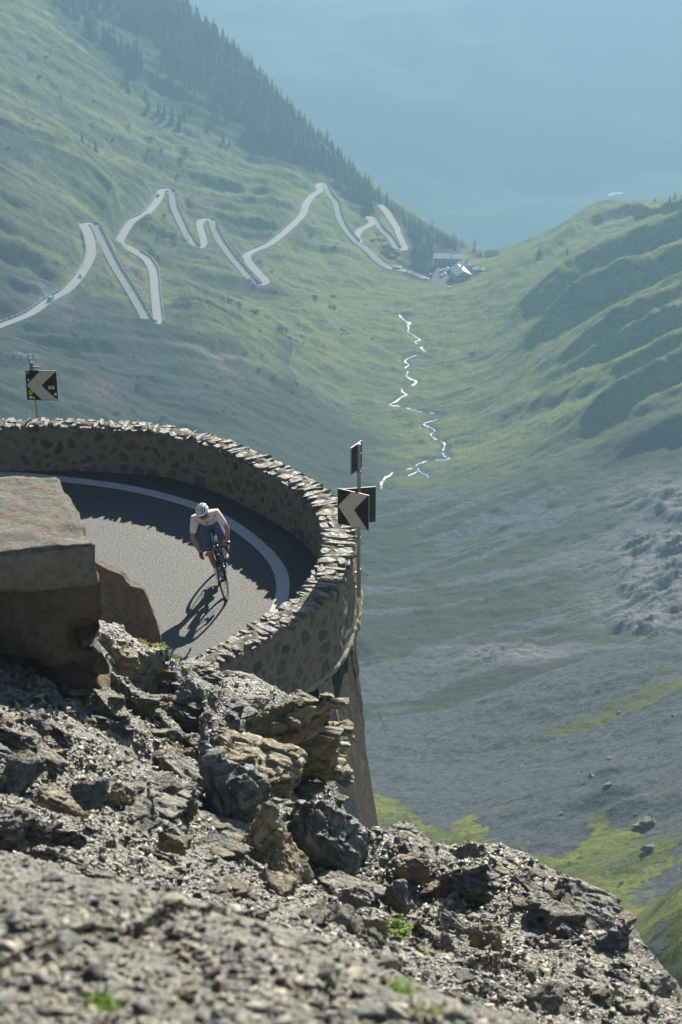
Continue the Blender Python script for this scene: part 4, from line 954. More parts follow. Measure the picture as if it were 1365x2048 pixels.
# ------------------------------------------------------------------ concrete blocks
def conc_block(name, top, thick, zb, mat, label, seed, crack=None):
    """top: 4 corners (x,y,z) counter-clockwise seen from above"""
    cs = [Vector(p) for p in top]; bot = [Vector((p[0], p[1], zb)) for p in top]
    if thick: pass
    me = bpy.data.meshes.new(name); bm = bmesh.new(); vt = [bm.verts.new(p) for p in cs]; vb = [bm.verts.new(p) for p in bot]
    bm.faces.new(vt); bm.faces.new(vb[::-1])
    for i in range(4): bm.faces.new((vb[i], vb[(i + 1) % 4], vt[(i + 1) % 4], vt[i]))
    bmesh.ops.recalc_face_normals(bm, faces=bm.faces)
    bmesh.ops.bevel(bm, geom=bm.edges[:], offset=.02, segments=2, affect='EDGES')
    for _ in range(5):
        long = [e for e in bm.edges if e.calc_length() > .045]
        if not long: break
        bmesh.ops.subdivide_edges(bm, edges=long, cuts=1, use_grid_fill=True)
    bm.normal_update()
    co = np.array([v.co[:] for v in bm.verts]); no = np.array([v.normal[:] for v in bm.verts])
    d = .035 * fbm(co[:, 0] * 2, co[:, 1] * 2, 4, seed, z=co[:, 2] * 2) + .014 * fbm(co[:, 0] * 14, co[:, 1] * 14, 3, seed + 1, z=co[:, 2] * 14)
    pit = fbm(co[:, 0] * 9, co[:, 1] * 9, 2, seed + 2, z=co[:, 2] * 9); d -= .05 * np.clip(pit - .35, 0, 1)
    if crack is not None: d -= crack(co)
    d += .035 * (cells(co[:, 0] * 1.4 + co[:, 2] * .8, co[:, 1] * 1.4 + co[:, 2] * 1.5, seed + 6)[2] - .5) + .035 * fbm(co[:, 0] * 5, co[:, 1] * 5, 4, seed + 8, z=co[:, 2] * 5) - .03 * sstep(.8, .95, ridged(co[:, 0] * 1.3 + co[:, 2], co[:, 1] * 1.3 + co[:, 2] * .6, 2, seed + 12))
    co = co + no * d[:, None]
    for v, c in zip(bm.verts, co): v.co = c
    bm.to_mesh(me); bm.free(); return tag(link(name, me, mat, smooth=True), label, 'concrete block')
B1t = [ptZ(190,1088,7.1), ptZ(118,948,7.05), ptZ(-420,985,7.0), ptZ(-420,1150,7.1)]
conc_block('concrete_block', B1t, 0, 6.66, M['concrete_l'], 'big square-edged concrete block with orange lichen at the left edge above the road', 31)
# rough stone foundation below the block
M['found'] = mat_concrete('stained_rubble_concrete', (0.22, 0.195, 0.13), .4, .7)
def frac(co):
    w_ = co[:, 2] - 6.28 + .12 * vnoise(co[:, 0] * 2.2, co[:, 0] * 0, None, 8); f1, f2, ci, _, _ = cells(co[:, 0] * 2.2 + co[:, 2], co[:, 2] * 3.2, 9)
    return .06 * np.exp(-(w_ / .03) ** 2) + .30 * sstep(.0, -.5, w_) * (fbm(co[:, 0] * 1.6, co[:, 2] * 2, 3, 8) + .1) + .16 * (ci - .5) * sstep(.1, -.1, w_) + .05 * sstep(0, -.05, w_)
p0 = (B1t[0][0], B1t[0][1]); B1b = [(p0[0] + .03, p0[1] + .03, 6.68), (p0[0] - .36, p0[1] + 1.5, 6.68), (p0[0] - 3.2, p0[1] + 1.5, 6.68), (p0[0] - 3.2, p0[1] - .02, 6.68)]
conc_block('foundation_block', B1b, 0, 5.0, M['found'], 'dark stained rough foundation under the big concrete block at the left edge', 33, frac)
# broken slab further back
def yb(u, v, y): return ptY(u, v, y)
F0 = [yb(190,1122,24.2), yb(215,1140,24.2), yb(245,1152,24.2), yb(262,1172,24.2), yb(288,1180,24.1), yb(305,1220,24.0), yb(318,1262,23.9), yb(332,1312,23.8), yb(300,1345,23.8), yb(185,1345,24.2)]
mb = MB(); n = len(F0); off = Vector((-.08, .45, -.14))
mb.add(F0 + [tuple(Vector(p) + off * (1 if i < 8 else 1)) for i, p in enumerate(F0)], [tuple(range(n)), tuple(range(2 * n - 1, n - 1, -1))] + [(i, n + i, n + (i + 1) % n, (i + 1) % n) for i in range(n)])
o = mb.build('broken_slab', mat_concrete('shaded_brown_concrete', (0.24, 0.20, 0.145), .3, .5))
bm = bmesh.new(); bm.from_mesh(o.data); bmesh.ops.triangulate(bm, faces=bm.faces)
for _ in range(6):
    lg = [e for e in bm.edges if e.calc_length() > .06]
    if not lg: break
    bmesh.ops.subdivide_edges(bm, edges=lg, cuts=1)
    bmesh.ops.triangulate(bm, faces=[f for f in bm.faces if len(f.verts) > 3])
bm.normal_update()
for v in bm.verts:
    c = v.co; q = vnoise(np.array([c.x * 6.0]), np.array([c.z * 6.0]), np.array([c.y * 6.]), 3)[0]; q2 = vnoise(np.array([c.x * 20]), np.array([c.z * 20]), np.array([c.y * 20]), 5)[0]
    v.co = c + v.normal * (.035 * q + .012 * q2)
bm.to_mesh(o.data); bm.free()
tag(o, 'broken tilted concrete slab behind the big concrete block, next to the sunlit road', 'concrete slab')
# ================================================================== CHEVRON SIGNS
M['steel'] = simple('galvanised_steel', (0.30, 0.29, 0.27), .5, .4, .5, .35, 14)
M['sign_black'] = simple('sign_black_film', (0.012, 0.013, 0.018), .45, .4)
M['sign_pale'] = simple('sign_pale_reflective_film', (0.50, 0.46, 0.38), .6, .3, nz=.08, sc=5)
M['sign_back'] = simple('dull_sign_back', (0.055, 0.065, 0.06), .6, .3, nz=.3, sc=6)
M['sign_edge'] = simple('bare_sign_edge', (0.45, 0.43, 0.38), .5, .4, .4)
def stick(name, col): return simple(name, col, .5, .3)
def panel(root, A_, Bv, z0, z1, chevron=True, off=.0, back=True, both=False):
    """upright panel between ground points A_ and Bv; front face is to the right-hand side going A->B seen from the camera"""
    A_ = Vector((A_[0], A_[1], 0)); Bv = Vector((Bv[0], Bv[1], 0)); d = Bv - A_; Wd = d.length; dx = d.normalized(); nrm = Vector((dx.y, -dx.x, 0)); H_ = z1 - z0
    loc = root.location
    def P(s, t, k): return A_ + dx * (s * Wd) + Vector((0, 0, z0 + t * H_)) + nrm * k - Vector(loc)
    mb = MB(); mb.add([P(0, 0, 0), P(1, 0, 0), P(1, 1, 0), P(0, 1, 0), P(0, 0, .018), P(1, 0, .018), P(1, 1, .018), P(0, 1, .018)], [(3, 2, 1, 0)], 1); mb.add([P(0, 0, .018), P(1, 0, .018), P(1, 1, .018), P(0, 1, .018)], [(0, 1, 2, 3)], 0)
    mb.add([P(0, 0, 0), P(1, 0, 0), P(1, 1, 0), P(0, 1, 0), P(0, 0, .018), P(1, 0, .018), P(1, 1, .018), P(0, 1, .018)], [(0, 1, 5, 4), (1, 2, 6, 5), (2, 3, 7, 6), (3, 0, 4, 7)], 2)
    me = bpy.data.meshes.new('sign_panel'); me.from_pydata(mb.v, [], mb.f); me.polygons.foreach_set('material_index', mb.m); me.update()
    bm = bmesh.new(); bm.from_mesh(me); bmesh.ops.remove_doubles(bm, verts=bm.verts, dist=1e-4); bmesh.ops.recalc_face_normals(bm, faces=bm.faces); bm.to_mesh(me); bm.free()
    pn = link('sign_panel', me, [M['sign_black'] if chevron else M['sign_back'], M['sign_back'], M['sign_edge']], root)
    if chevron:
        c = [(.015, .50), (.44, .985), (.97, .985), (.53, .50), (.97, .015), (.44, .015)]
        if chevron == 2: c = [(.015, .50), (.47, .985), (.975, .985), (.49, .50), (.975, .02), (.47, .02)]
        m2 = MB(); m2.add([P(s, t, .0215) for s, t in c], [(0, 5, 4, 3), (0, 3, 2, 1)]); ch = m2.build('chevron', M['sign_pale'], pn)
        return pn, P, nrm
    for t in (.2, .8):
        m2 = MB(); m2.prism([(-.44 * Wd, -.012), (.44 * Wd, -.012), (.44 * Wd, .012), (-.44 * Wd, .012)], dx, Vector((0, 0, 1)), P(.5, t, .0185), nrm * .012); m2.build('stiffening_rail', M['sign_back'], pn)
    return pn, P, nrm
sg = empty('chevron_sign', (.29, 29.28, 0.2)); tag(sg, 'tall grey post with black and white chevron panels outside the parapet right of the cyclist', 'road sign')
mb = MB(); mb.tube([(0, 0, -.15), (0, 0, 2.62)], .030, 14); mb.tube([(0, 0, 2.60), (0, 0, 2.64)], [.034, .034], 14); mb.build('post', M['steel'], sg, smooth=False)
panel(sg, (-.045, 29.33), (.455, 29.06), 1.40, 2.03, True)
pn, P_, n_ = panel(sg, (-.045, 29.35), (.565, 29.46), 1.36, 2.0, False)
panel(sg, (.15, 29.20), (.325, 29.50), 2.33, 2.80, False)
mb = MB()
for z in (2.46, 2.14, 1.75, 1.40, .95): mb.tube([(0, 0, z - .012), (0, 0, z + .012)], .038, 14)
mb.tube([(0, 0, 2.46), (.075, .03, 2.46)], .009, 8); mb.tube([(0, 0, 2.14), (.085, .0, 2.14)], .009, 8); mb.tube([(0, 0, 2.14), (-.03, -.10, 2.14)], .007, 8)
mb.build('clamp', M['steel'], sg)
for z in (.30, .02):
    mb = MB(); mb.box((-.07, .0, z), (.16, .05, .04)); mb.build('wall_bracket', M['steel'], sg)
mb = MB(); mb.box((.033, 0, .1), (.012, .05, .55)); mb.build('flat_bar', M['steel'], sg)

s2_ = empty('chevron_sign', (-5.78, 35.0, .5)); tag(s2_, 'chevron sign covered with small stickers on a thin post behind the left parapet', 'road sign')
mb = MB(); mb.tube([(-.02, .02, -.3), (.0, 0, .4), (-.03, .0, 1.46)], .026, 10); mb.build('post', M['steel'], s2_)
mb = MB(); mb.box((-.06, .0, 1.42), (.02, .05, .26)); mb.box((.04, 0, 1.36), (.14, .03, .03)); mb.build('clamp', M['steel'], s2_)
pn, P_, n_ = panel(s2_, (-5.93, 34.93), (-5.34, 34.90), 1.23, 1.83, 2)
M['st_w'] = stick('white_sticker', (.55, .55, .52)); M['st_g'] = stick('green_sticker', (.30, .50, .02)); M['st_y'] = stick('yellow_sticker', (.55, .42, .08)); M['st_k'] = stick('dark_sticker_print', (.03, .03, .03)); M['st_o'] = stick('orange_sticker_print', (.6, .25, .05))
def disc(cs, ct, r, mat, k=.0245, n=14, ry=None, shape=None):
    m2 = MB(); pts = [P_(cs + r / .6 * math.cos(6.283 * i / n), ct + (ry or r) / .59 * math.sin(6.283 * i / n), k) for i in range(n)] if shape is None else [P_(cs + a * r / .6, ct + b * r / .59, k) for a, b in shape]
    m2.add(pts, [tuple(range(len(pts)))]); return m2.build('sticker', M[mat], pn)
disc(.07, .93, .024, 'st_w'); disc(.07, .93, .013, 'st_k', .027); disc(.085, .68, .028, 'st_y'); disc(.12, .09, .036, 'st_w', shape=[(0, -1), (.9, 0), (.8, .9), (-.8, .9), (-.9, 0)]); disc(.215, .08, .026, 'st_w'); disc(.215, .08, .014, 'st_k', .027)
disc(.13, .26, .05, 'st_g', shape=[(0, -1), (.75, -.55), (.8, .95), (-.8, .95), (-.75, -.55)]); disc(.13, .28, .026, 'st_k', .027, ry=.009)
disc(.81, .44, .06, 'st_w', shape=[(-1, -.62), (1, -.62), (1, .62), (-1, .62)]); disc(.81, .405, .05, 'st_o', .027, shape=[(-1, -.28), (1, -.28), (1, .1), (-1, .1)])
for q, (a, b) in enumerate([(-.78, .2), (-.5, .2), (-.2, .3), (.1, .2), (.4, .25), (.7, .2)]): disc(.81 + a * .09, .475, .011, 'st_k', .027, shape=[(-.6, -.9), (.6, -.9), (.6, .9 - .4 * (q % 2)), (-.6, .9)])
disc(.93, .22, .034, 'st_w', shape=[(-.7, -1), (.9, -.6), (.6, .9), (-.5, .8), (-1, .1)]); disc(.935, .05, .022, 'st_w'); disc(.38, .60, .010, 'st_k', .026)

# ================================================================== BICYCLE (local: X forward, Y left, Z up; front tyre touches ground at FC)
FC = Vector(ptZ(457, 1196, 0)); YAW = math.atan2(-.996, .085); LEAN = R(13.5)
def skin_mesh(name, verts, edges, radii, mats, parent=None, sub=2, root=0):
    me = bpy.data.meshes.new(name); me.from_pydata([Vector(v) for v in verts], edges, []); me.update()
    ob = bpy.data.objects.new(name + '_tmp', me); COL.objects.link(ob)
    ob.modifiers.new('s', 'SKIN'); sv = me.skin_vertices[0].data
    for i, r in enumerate(radii):
        sv[i].radius = r if isinstance(r, tuple) else (r, r); sv[i].use_root = (i == root)
    sm = ob.modifiers.new('u', 'SUBSURF'); sm.levels = sub; sm.render_levels = sub
    bpy.context.view_layer.update(); dg = bpy.context.evaluated_depsgraph_get(); m2 = bpy.data.meshes.new_from_object(ob.evaluated_get(dg)); m2.name = name
    bpy.data.objects.remove(ob); m2.materials.clear(); return link(name, m2, mats, parent, smooth=True)
M['frame'] = simple('dark_carbon_frame', (0.018, 0.022, 0.022), .25, .6); M['tyre'] = simple('tyre_rubber', (0.015, 0.015, 0.016), .7, .3); M['rim'] = simple('black_carbon_rim', (0.022, 0.022, 0.025), .22, .7)
M['chrome'] = simple('bare_metal', (.5, .5, .5), .3, .5, .9); M['tape'] = simple('black_bar_tape', (.012, .012, .012), .7, .3)
bike = empty('bicycle'); tag(bike, 'black carbon racing bicycle leaning into the near hairpin under the rider in white', 'bicycle')
RW = Vector((-.41, 0, .34)); FW = Vector((.585, 0, .34)); BB = Vector((0, 0, .27)); STT = Vector((-.17, 0, .80)); SAD = Vector((-.215, 0, .96)); HT1 = Vector((.405, 0, .86)); HT0 = Vector((.455, 0, .70))
def circ(c, r, n=40): return [c + Vector((r * math.cos(6.2832 * i / n), 0, r * math.sin(6.2832 * i / n))) for i in range(n)]
def wheel(c, steer=0):
    wh = empty('wheel'); wh.parent = bike; wh.location = c; wh.rotation_euler = (0, 0, steer); o = Vector((0, 0, 0))
    mb = MB(); mb.tube(circ(o, .327), .0145, 10, closed=True); mb.build('tyre', M['tyre'], wh, smooth=True)
    mb = MB()
    ring = []
    for i in range(48):
        a = 6.2832 * i / 48
        for (r, y) in ((.316, -.012), (.316, .012), (.275, .006), (.275, -.006)): ring.append((r * math.cos(a), y, r * math.sin(a)))
    mb.add(ring, [(4 * i + k, 4 * i + (k + 1) % 4, 4 * ((i + 1) % 48) + (k + 1) % 4, 4 * ((i + 1) % 48) + k) for i in range(48) for k in range(4)]); mb.build('rim', M['rim'], wh)
    mb = MB()
    for i in range(24):
        a = 6.2832 * i / 24; s = 1 if i % 2 else -1; b = a + .25 * (1 if i % 4 < 2 else -1)
        mb.tube([(.022 * math.cos(b), s * .03, .022 * math.sin(b)), (.277 * math.cos(a), 0, .277 * math.sin(a))], .0012, 4, caps=False)
    mb.build('spokes', M['chrome'], wh)
    mb = MB(); mb.tube([(0, -.05, 0), (0, -.03, 0), (0, .03, 0), (0, .05, 0)], [.009, .022, .022, .009], 12); mb.tube([(0, .036, 0), (0, .039, 0)], .08, 24); mb.build('hub', M['frame'], wh)
    return wh
wheel(RW); wheel(FW, R(-6))
mb = MB(); T_ = mb.tube
T_([HT0 + Vector((-.01, 0, .01)), BB], [.024, .026], 12); T_([HT1 + Vector((0, 0, -.03)), STT], [.017, .016], 12); T_([STT, BB], [.017, .020], 12); T_([HT0, HT1], .023, 12); T_([BB + Vector((0, -.04, 0)), BB + Vector((0, .04, 0))], .026, 14)
for s in (-1, 1):
    T_([BB + Vector((-.03, s * .03, 0)), RW + Vector((0, s * .062, 0))], [.011, .008], 8); T_([STT + Vector((.02, s * .012, -.08)), RW + Vector((0, s * .062, 0))], [.008, .007], 8)
mb.build('frame', M['frame'], bike, smooth=True)
mb = MB(); T_ = mb.tube
for s in (-1, 1): T_([HT0 + Vector((.01, s * .02, -.03)), HT0 + Vector((.035, s * .045, -.12)), FW + Vector((0, s * .052, 0))], [.016, .013, .009], 8)
T_([HT0 + Vector((.01, -.03, -.03)), HT0 + Vector((.01, .03, -.03))], .02, 8); mb.build('fork', M['frame'], bike, smooth=True)
mb = MB(); mb.tube([STT, SAD], .013, 10); mb.build('seat_post', M['frame'], bike)
sd_o = skin_mesh('saddle', [(-.34, 0, .985), (-.25, 0, .985), (-.13, 0, .98), (-.04, 0, .975)], [(0, 1), (1, 2), (2, 3)], [(.065, .02), (.06, .018), (.03, .015), (.016, .012)], M['tape'], bike, 2, 1)
mb = MB(); T_ = mb.tube; ST = HT1 + Vector((.0, 0, .035)); BC = ST + Vector((.09, 0, .02))
T_([HT1, ST + Vector((0, 0, .02))], .02, 10); T_([ST, BC], .017, 10); mb.build('stem', M['frame'], bike, smooth=True)
mb = MB(); mb.tube([BC + Vector((.005, -.04, .02)), BC + Vector((.005, .04, .02))], .008, 8); mb.box(BC + Vector((.07, 0, .028)), (.075, .045, .014)); mb.build('bike_computer', M['frame'], bike)
mb = MB(); T_ = mb.tube
def drop(s): return [BC + Vector((0, 0, 0)), BC + Vector((0, s * .14, .003)), BC + Vector((.012, s * .19, .0)), BC + Vector((.06, s * .205, .002)), BC + Vector((.085, s * .207, -.025)), BC + Vector((.083, s * .21, -.075)), BC + Vector((.045, s * .212, -.118)), BC + Vector((-.03, s * .214, -.128))]
for s in (-1, 1): T_([tuple(q) for q in catmull(drop(s), .012)], .0145, 10)
mb.build('handlebar', M['tape'], bike, smooth=True)
for s in (-1, 1):
    lv = skin_mesh('brake_lever', [BC + Vector((.05, s * .205, .008)), BC + Vector((.10, s * .207, .018)), BC + Vector((.135, s * .207, .05)), BC + Vector((.145, s * .215, -.01)), BC + Vector((.13, s * .225, -.08))], [(0, 1), (1, 2), (1, 3), (3, 4)], [.017, .017, .013, .008, .006], M['tape'], bike, 1, 1)
CA = R(-68)      # crank angle: right pedal low and slightly forward
cr = Vector((math.cos(CA), 0, math.sin(CA))) * .1725
mb = MB(); mb.tube([BB + Vector((0, -.055, 0)), BB + cr + Vector((0, -.065, 0))], [.016, .012], 8); mb.tube([BB + Vector((0, .055, 0)), BB - cr + Vector((0, .065, 0))], [.016, .012], 8)
mb.tube([BB + Vector((0, -.046, 0)), BB + Vector((0, -.050, 0))], .10, 32); mb.build('crankset', M['frame'], bike)
PR = BB + cr + Vector((0, -.11, 0)); PL = BB - cr + Vector((0, .11, 0))
for p in (PR, PL): mb = MB(); mb.box(p, (.06, .08, .018)); mb.build('pedal', M['frame'], bike, bevel=.004)
mb = MB()
for a_, b_ in ((.10, .045), (-.10, -.045)): mb.tube([BB + Vector((0, -.048, a_)), RW + Vector((0, -.045, b_))], .004, 5)
mb.build('chain', M['chrome'], bike)
for st_, en in (((.10, 0, .42), (.235, 0, .60)), ((-.045, 0, .45), (-.10, 0, .62))):
    mb = MB(); a_ = Vector(st_) + Vector((-.005, 0, .05)); b_ = Vector(en) + Vector((-.005, 0, .05)); mb.tube([a_, a_ + (b_ - a_) * .8, b_], [.034, .034, .018], 14); mb.build('water_bottle', simple('bottle_plastic', (.10, .11, .12), .4, .4), bike, smooth=True)
BM = Matrix.Translation(FC) @ Matrix.Rotation(YAW, 4, 'Z') @ Matrix.Rotation(LEAN, 4, 'X') @ Matrix.Translation(Vector((-.585, 0, 0)))
bike.matrix_world = BM

# ================================================================== CYCLIST
M['skin'] = simple('tanned_skin', (0.42, 0.20, 0.12), .5, .4, nz=.08); M['jersey'] = simple('pale_pink_white_jersey', (0.74, 0.66, 0.67), .75, .2, nz=.05, sc=20); M['bib'] = simple('slate_blue_shorts', (0.055, 0.105, 0.185), .7, .3, nz=.15, sc=20)
M['whitec'] = simple('white_sock_knit', (.78, .77, .78), .8, .2); M['helm'] = simple('white_helmet_shell', (.78, .79, .80), .3, .5); M['black'] = simple('black_plastic', (.012, .012, .014), .35, .5); M['lens'] = simple('dark_blue_lens', (.02, .03, .09), .08, .8); M['hair'] = simple('dark_hair', (.03, .02, .015), .6, .3)
per = empty('person'); tag(per, 'cyclist in pale jersey, blue shorts and white helmet riding round the near hairpin', 'person'); per.matrix_world = BM
def joint(hip, foot, l1, l2, fwd):
    hip = Vector(hip); foot = Vector(foot); d = foot - hip; L = min(d.length, (l1 + l2) * .995); a = (l1 * l1 - l2 * l2 + L * L) / (2 * L); h = math.sqrt(max(0, l1 * l1 - a * a)); u_ = d.normalized(); f = Vector(fwd); f = (f - u_ * f.dot(u_)).normalized()
    return hip + u_ * a + f * h
PEL = Vector((-.17, 0, 1.05)); ANR = PR + Vector((-.05, .0, .115)); ANL_ = PL + Vector((-.06, .0, .12))
HPR = Vector((-.15, -.095, 1.02)); HPL = Vector((-.15, .095, 1.02)); KNR = joint(HPR, ANR, .46, .45, (1, -.10, .2)); KNL = joint(HPL, ANL_, .46, .45, (1, .25, .2))
SHR = Vector((.265, -.185, 1.405)); SHL = Vector((.265, .185, 1.405))
HNR = BC + Vector((.083, -.213, -.030)); HNL = BC + Vector((.083, .213, -.030))      # hands in the hooks of the drops
WRR = HNR + Vector((-.055, -.025, .055)); WRL = HNL + Vector((-.055, .025, .055))
ELR = joint(SHR, WRR, .30, .265, (-.35, -1.2, .05)); ELL = joint(SHL, WRL, .30, .265, (-.35, 1.2, .05))
def mid(a, b, t=.5): return a + (b - a) * t
V_ = []; E_ = []; R_ = []
def av(p, r, par=None):
    V_.append(Vector(p)); R_.append(r); i = len(V_) - 1
    if par is not None: E_.append((par, i))
    return i
pel = av(PEL, (.115, .085)); sp1 = av((-.05, 0, 1.20), (.115, .075), pel); sp2 = av((.08, 0, 1.325), (.125, .08), sp1); ch = av((.20, 0, 1.415), (.095, .06), sp2); nk = av((.335, 0, 1.46), .062, ch); hd0 = av((.385, 0, 1.50), (.070, .07), nk); hd1 = av((.43, 0, 1.55), (.078, .088), hd0); hd2 = av((.455, 0, 1.61), (.07, .08), hd1)
for (HP, KN, AN, PD) in ((HPR, KNR, ANR, PR), (HPL, KNL, ANL_, PL)):
    a_ = av(HP, .085, pel); b_ = av(mid(HP, KN, .35), .080, a_); b2 = av(mid(HP, KN, .75), .068, b_); k_ = av(KN, .056, b2); c_ = av(mid(KN, AN, .3), .055, k_); d_ = av(mid(KN, AN, .75), .038, c_); e_ = av(AN, .033, d_); f_ = av(AN + Vector((.05, 0, -.06)), .034, e_); av(PD + Vector((.07, 0, .03)), .028, f_)
for (SH, EL, WR, s) in ((SHR, ELR, WRR, -1), (SHL, ELL, WRL, 1)):
    a_ = av(SH, .062, ch); b_ = av(mid(SH, EL, .5), .048, a_); k_ = av(EL, .041, b_); c_ = av(mid(EL, WR, .3), .044, k_); d_ = av(mid(EL, WR, .85), .026, c_); e_ = av(WR, .024, d_); av(WR + (Vector(HNR if s < 0 else HNL) - WR) * .55, (.034, .02), e_)
body = skin_mesh('body', V_, E_, R_, M['skin'], per, 2, 0)
# hands: palm plus five fingers closed round the drops
for (HN, WR, s) in ((HNR, WRR, -1), (HNL, WRL, 1)):
    vs = []; es = []; rs = []
    def h(p, r, par=None):
        vs.append(Vector(p)); rs.append(r)
        if par is not None: es.append((par, len(vs) - 1))
        return len(vs) - 1
    w0 = h(WR + (HN - WR) * .3, (.026, .02)); pm = h(HN + Vector((-.024, s * .026, .02)), (.036, .018), w0)
    for q in range(4):
        zc = .030 - q * .021; L_ = [1.0, 1.08, 1.0, .82][q]
        a_ = h(HN + Vector((.006, s * .031, zc)), .0105, pm); b_ = h(HN + Vector((.034 * L_, s * .018, zc - .004)), .0098, a_); c_ = h(HN + Vector((.030 * L_, -s * .010, zc - .008)), .0088, b_); h(HN + Vector((.006, -s * .022, zc - .008)), .008, c_)
    t0 = h(HN + Vector((-.022, s * .0, .040)), .013, pm); t1 = h(HN + Vector((-.002, -s * .022, .038)), .0115, t0); h(HN + Vector((.020, -s * .026, .028)), .0098, t1)
    skin_mesh('hand', vs, es, rs, M['skin'], per, 2, 1)
# face: nose, chin, mouth, ears ; the head is turned slightly to the rider's right and looks down the road
HR = Matrix.Rotation(R(-16), 3, 'Z') @ Matrix.Rotation(R(18), 3, 'Y'); HC = Vector((.435, -.01, 1.565))
def HP_(x, y, z): return HC + HR @ Vector((x, y, z))
mb = MB(); mb.sphere(HC, (.098, .077, .112), 20, 14, rot=HR); mb.sphere(HP_(.052, 0, -.066), (.044, .045, .042), 12, 8, rot=HR); mb.build('face', M['skin'], per, smooth=True)
mb = MB(); mb.sphere(HP_(.100, 0, -.012), (.018, .013, .030), 10, 8, rot=HR @ Matrix.Rotation(R(-14), 3, 'Y')); mb.build('nose', M['skin'], per, smooth=True)
for s in (-1, 1):
    mb = MB(); mb.sphere(HP_(-.005, s * .078, -.01), (.020, .008, .032), 10, 8, rot=HR); mb.build('ear', M['skin'], per, smooth=True)
mb = MB(); mb.sphere(HP_(.092, 0, -.056), (.008, .024, .006), 10, 6, rot=HR); mb.build('mouth', simple('lips', (.30, .10, .08), .5, .3), per, smooth=True)
mb = MB(); mb.sphere(HP_(-.012, 0, .012), (.094, .081, .098), 16, 10, rot=HR); mb.build('hair', M['hair'], per, smooth=True)
# sunglasses: wrap lens and arms
mb = MB(); n = 14; vs = []
for i in range(n + 1):
    a = R(-68 + 136 * i / n); x = .100 * math.cos(a) + .012; y = .084 * math.sin(a); hh = .021 - .006 * abs(math.sin(a))
    vs += [HP_(x, y, .012 + hh), HP_(x - .004, y, .012 - hh), HP_(x + .004, y * 1.02, .012 - hh), HP_(x + .008, y * 1.02, .012 + hh)]
mb.add(vs, [(4 * i + k, 4 * i + (k + 1) % 4, 4 * i + 4 + (k + 1) % 4, 4 * i + 4 + k) for i in range(n) for k in range(4)]); gl = mb.build('sunglasses', M['lens'], per, smooth=False)
# helmet: white shell with dark vents running front to back
HS = Matrix.Rotation(R(-16), 3, 'Z') @ Matrix.Rotation(R(12), 3, 'Y'); HB = HC + HR @ Vector((-.012, 0, .045)); nu, nv = 64, 22; vs = []; fs = []; mi = []
for j in range(nv + 1):
    th = R(4 + 90 * j / nv)
    for i in range(nu):
        ph = 6.2832 * i / nu; x = .145 * math.sin(th) * math.cos(ph); y = .108 * math.sin(th) * math.sin(ph); z = .108 * math.cos(th)
        if x < 0: z += .0; x *= 1.06
        vs.append(HB + HS @ Vector((x, y, z)))
for j in range(nv):
    for i in range(nu):
        th = R(4 + 90 * (j + .5) / nv); ph = 6.2832 * (i + .5) / nu; y = math.sin(th) * math.sin(ph); x = math.sin(th) * math.cos(ph)
        st = (abs(y * 3.9 + .0) + .5) % 1.0; vent = st < .50 and abs(y) < .82 and j < nv - 4 and abs(x) < .93 and not (abs(x - .12) < .05)
        fs.append((j * nu + i, (j + 1) * nu + i, (j + 1) * nu + (i + 1) % nu, j * nu + (i + 1) % nu)); mi.append(1 if vent else 0)
me = bpy.data.meshes.new('helmet'); me.from_pydata([tuple(v) for v in vs], [], fs); me.polygons.foreach_set('material_index', mi); me.update()
bm = bmesh.new(); bm.from_mesh(me); bmesh.ops.recalc_face_normals(bm, faces=bm.faces)
vf = [f for f in bm.faces if f.material_index == 1]; r_ = bmesh.ops.extrude_face_region(bm, geom=vf)
c_h = HB
for v in [g for g in r_['geom'] if isinstance(g, bmesh.types.BMVert)]: v.co = c_h + (v.co - c_h) * .87
bmesh.ops.delete(bm, geom=vf, context='FACES'); bm.to_mesh(me); bm.free()
hm = link('helmet', me, [M['helm'], M['black']], per, smooth=False)
mb = MB(); mb.tube([HP_(.01, -.072, .0), HP_(.03, -.05, -.07), HP_(.045, 0, -.105), HP_(.03, .05, -.07), HP_(.01, .072, .0)], .004, 6); mb.build('chin_strap', M['black'], hm)
hm.children[0].matrix_parent_inverse = Matrix.Identity(4)
# clothes, a little outside the body
def part_skin(name, pts, mats, caps=None, sub=2): 
    vs = [p for p, r in pts]; return skin_mesh(name, vs, [(i, i + 1) for i in range(len(vs) - 1)], [r for p, r in pts], mats, per, sub)
V2 = []; E2 = []; R2 = []
def a2(p, r, par=None):
    V2.append(Vector(p)); R2.append(r); i = len(V2) - 1
    if par is not None: E2.append((par, i))
    return i
t0 = a2((-.10, 0, 1.14), (.158, .118)); t1 = a2((0.0, 0, 1.235), (.160, .115), t0); t2 = a2((.10, 0, 1.325), (.178, .125), t1); t3 = a2((.225, 0, 1.41), (.165, .108), t2); t4 = a2((.315, 0, 1.45), (.082, .07), t3)
for (SH, EL) in ((SHR, ELR), (SHL, ELL)):
    a_ = a2(SH, .086, t3); b_ = a2(mid(SH, EL, .5), .064, a_); a2(mid(SH, EL, .86), .054, b_)
skin_mesh('jersey', V2, E2, R2, M['jersey'], per, 2, 0)
mb = MB(); zp = [(.345, 0, 1.378), (.325, 0, 1.34), (.28, 0, 1.285), (.20, 0, 1.215)]; mb.tube([(x + .012, y, z - .012) for x, y, z in zp], .005, 6); mb.build('zip', M['black'], per)
V2 = []; E2 = []; R2 = []
p0_ = a2(PEL + Vector((0, 0, .0)), (.165, .125)); w_ = a2((-.03, 0, 1.18), (.158, .115), p0_)
for (HP, KN) in ((HPR, KNR), (HPL, KNL)):
    a_ = a2(HP, .108, p0_); b_ = a2(mid(HP, KN, .35), .098, a_); c_ = a2(mid(HP, KN, .7), .079, b_); a2(mid(HP, KN, .88), .070, c_)
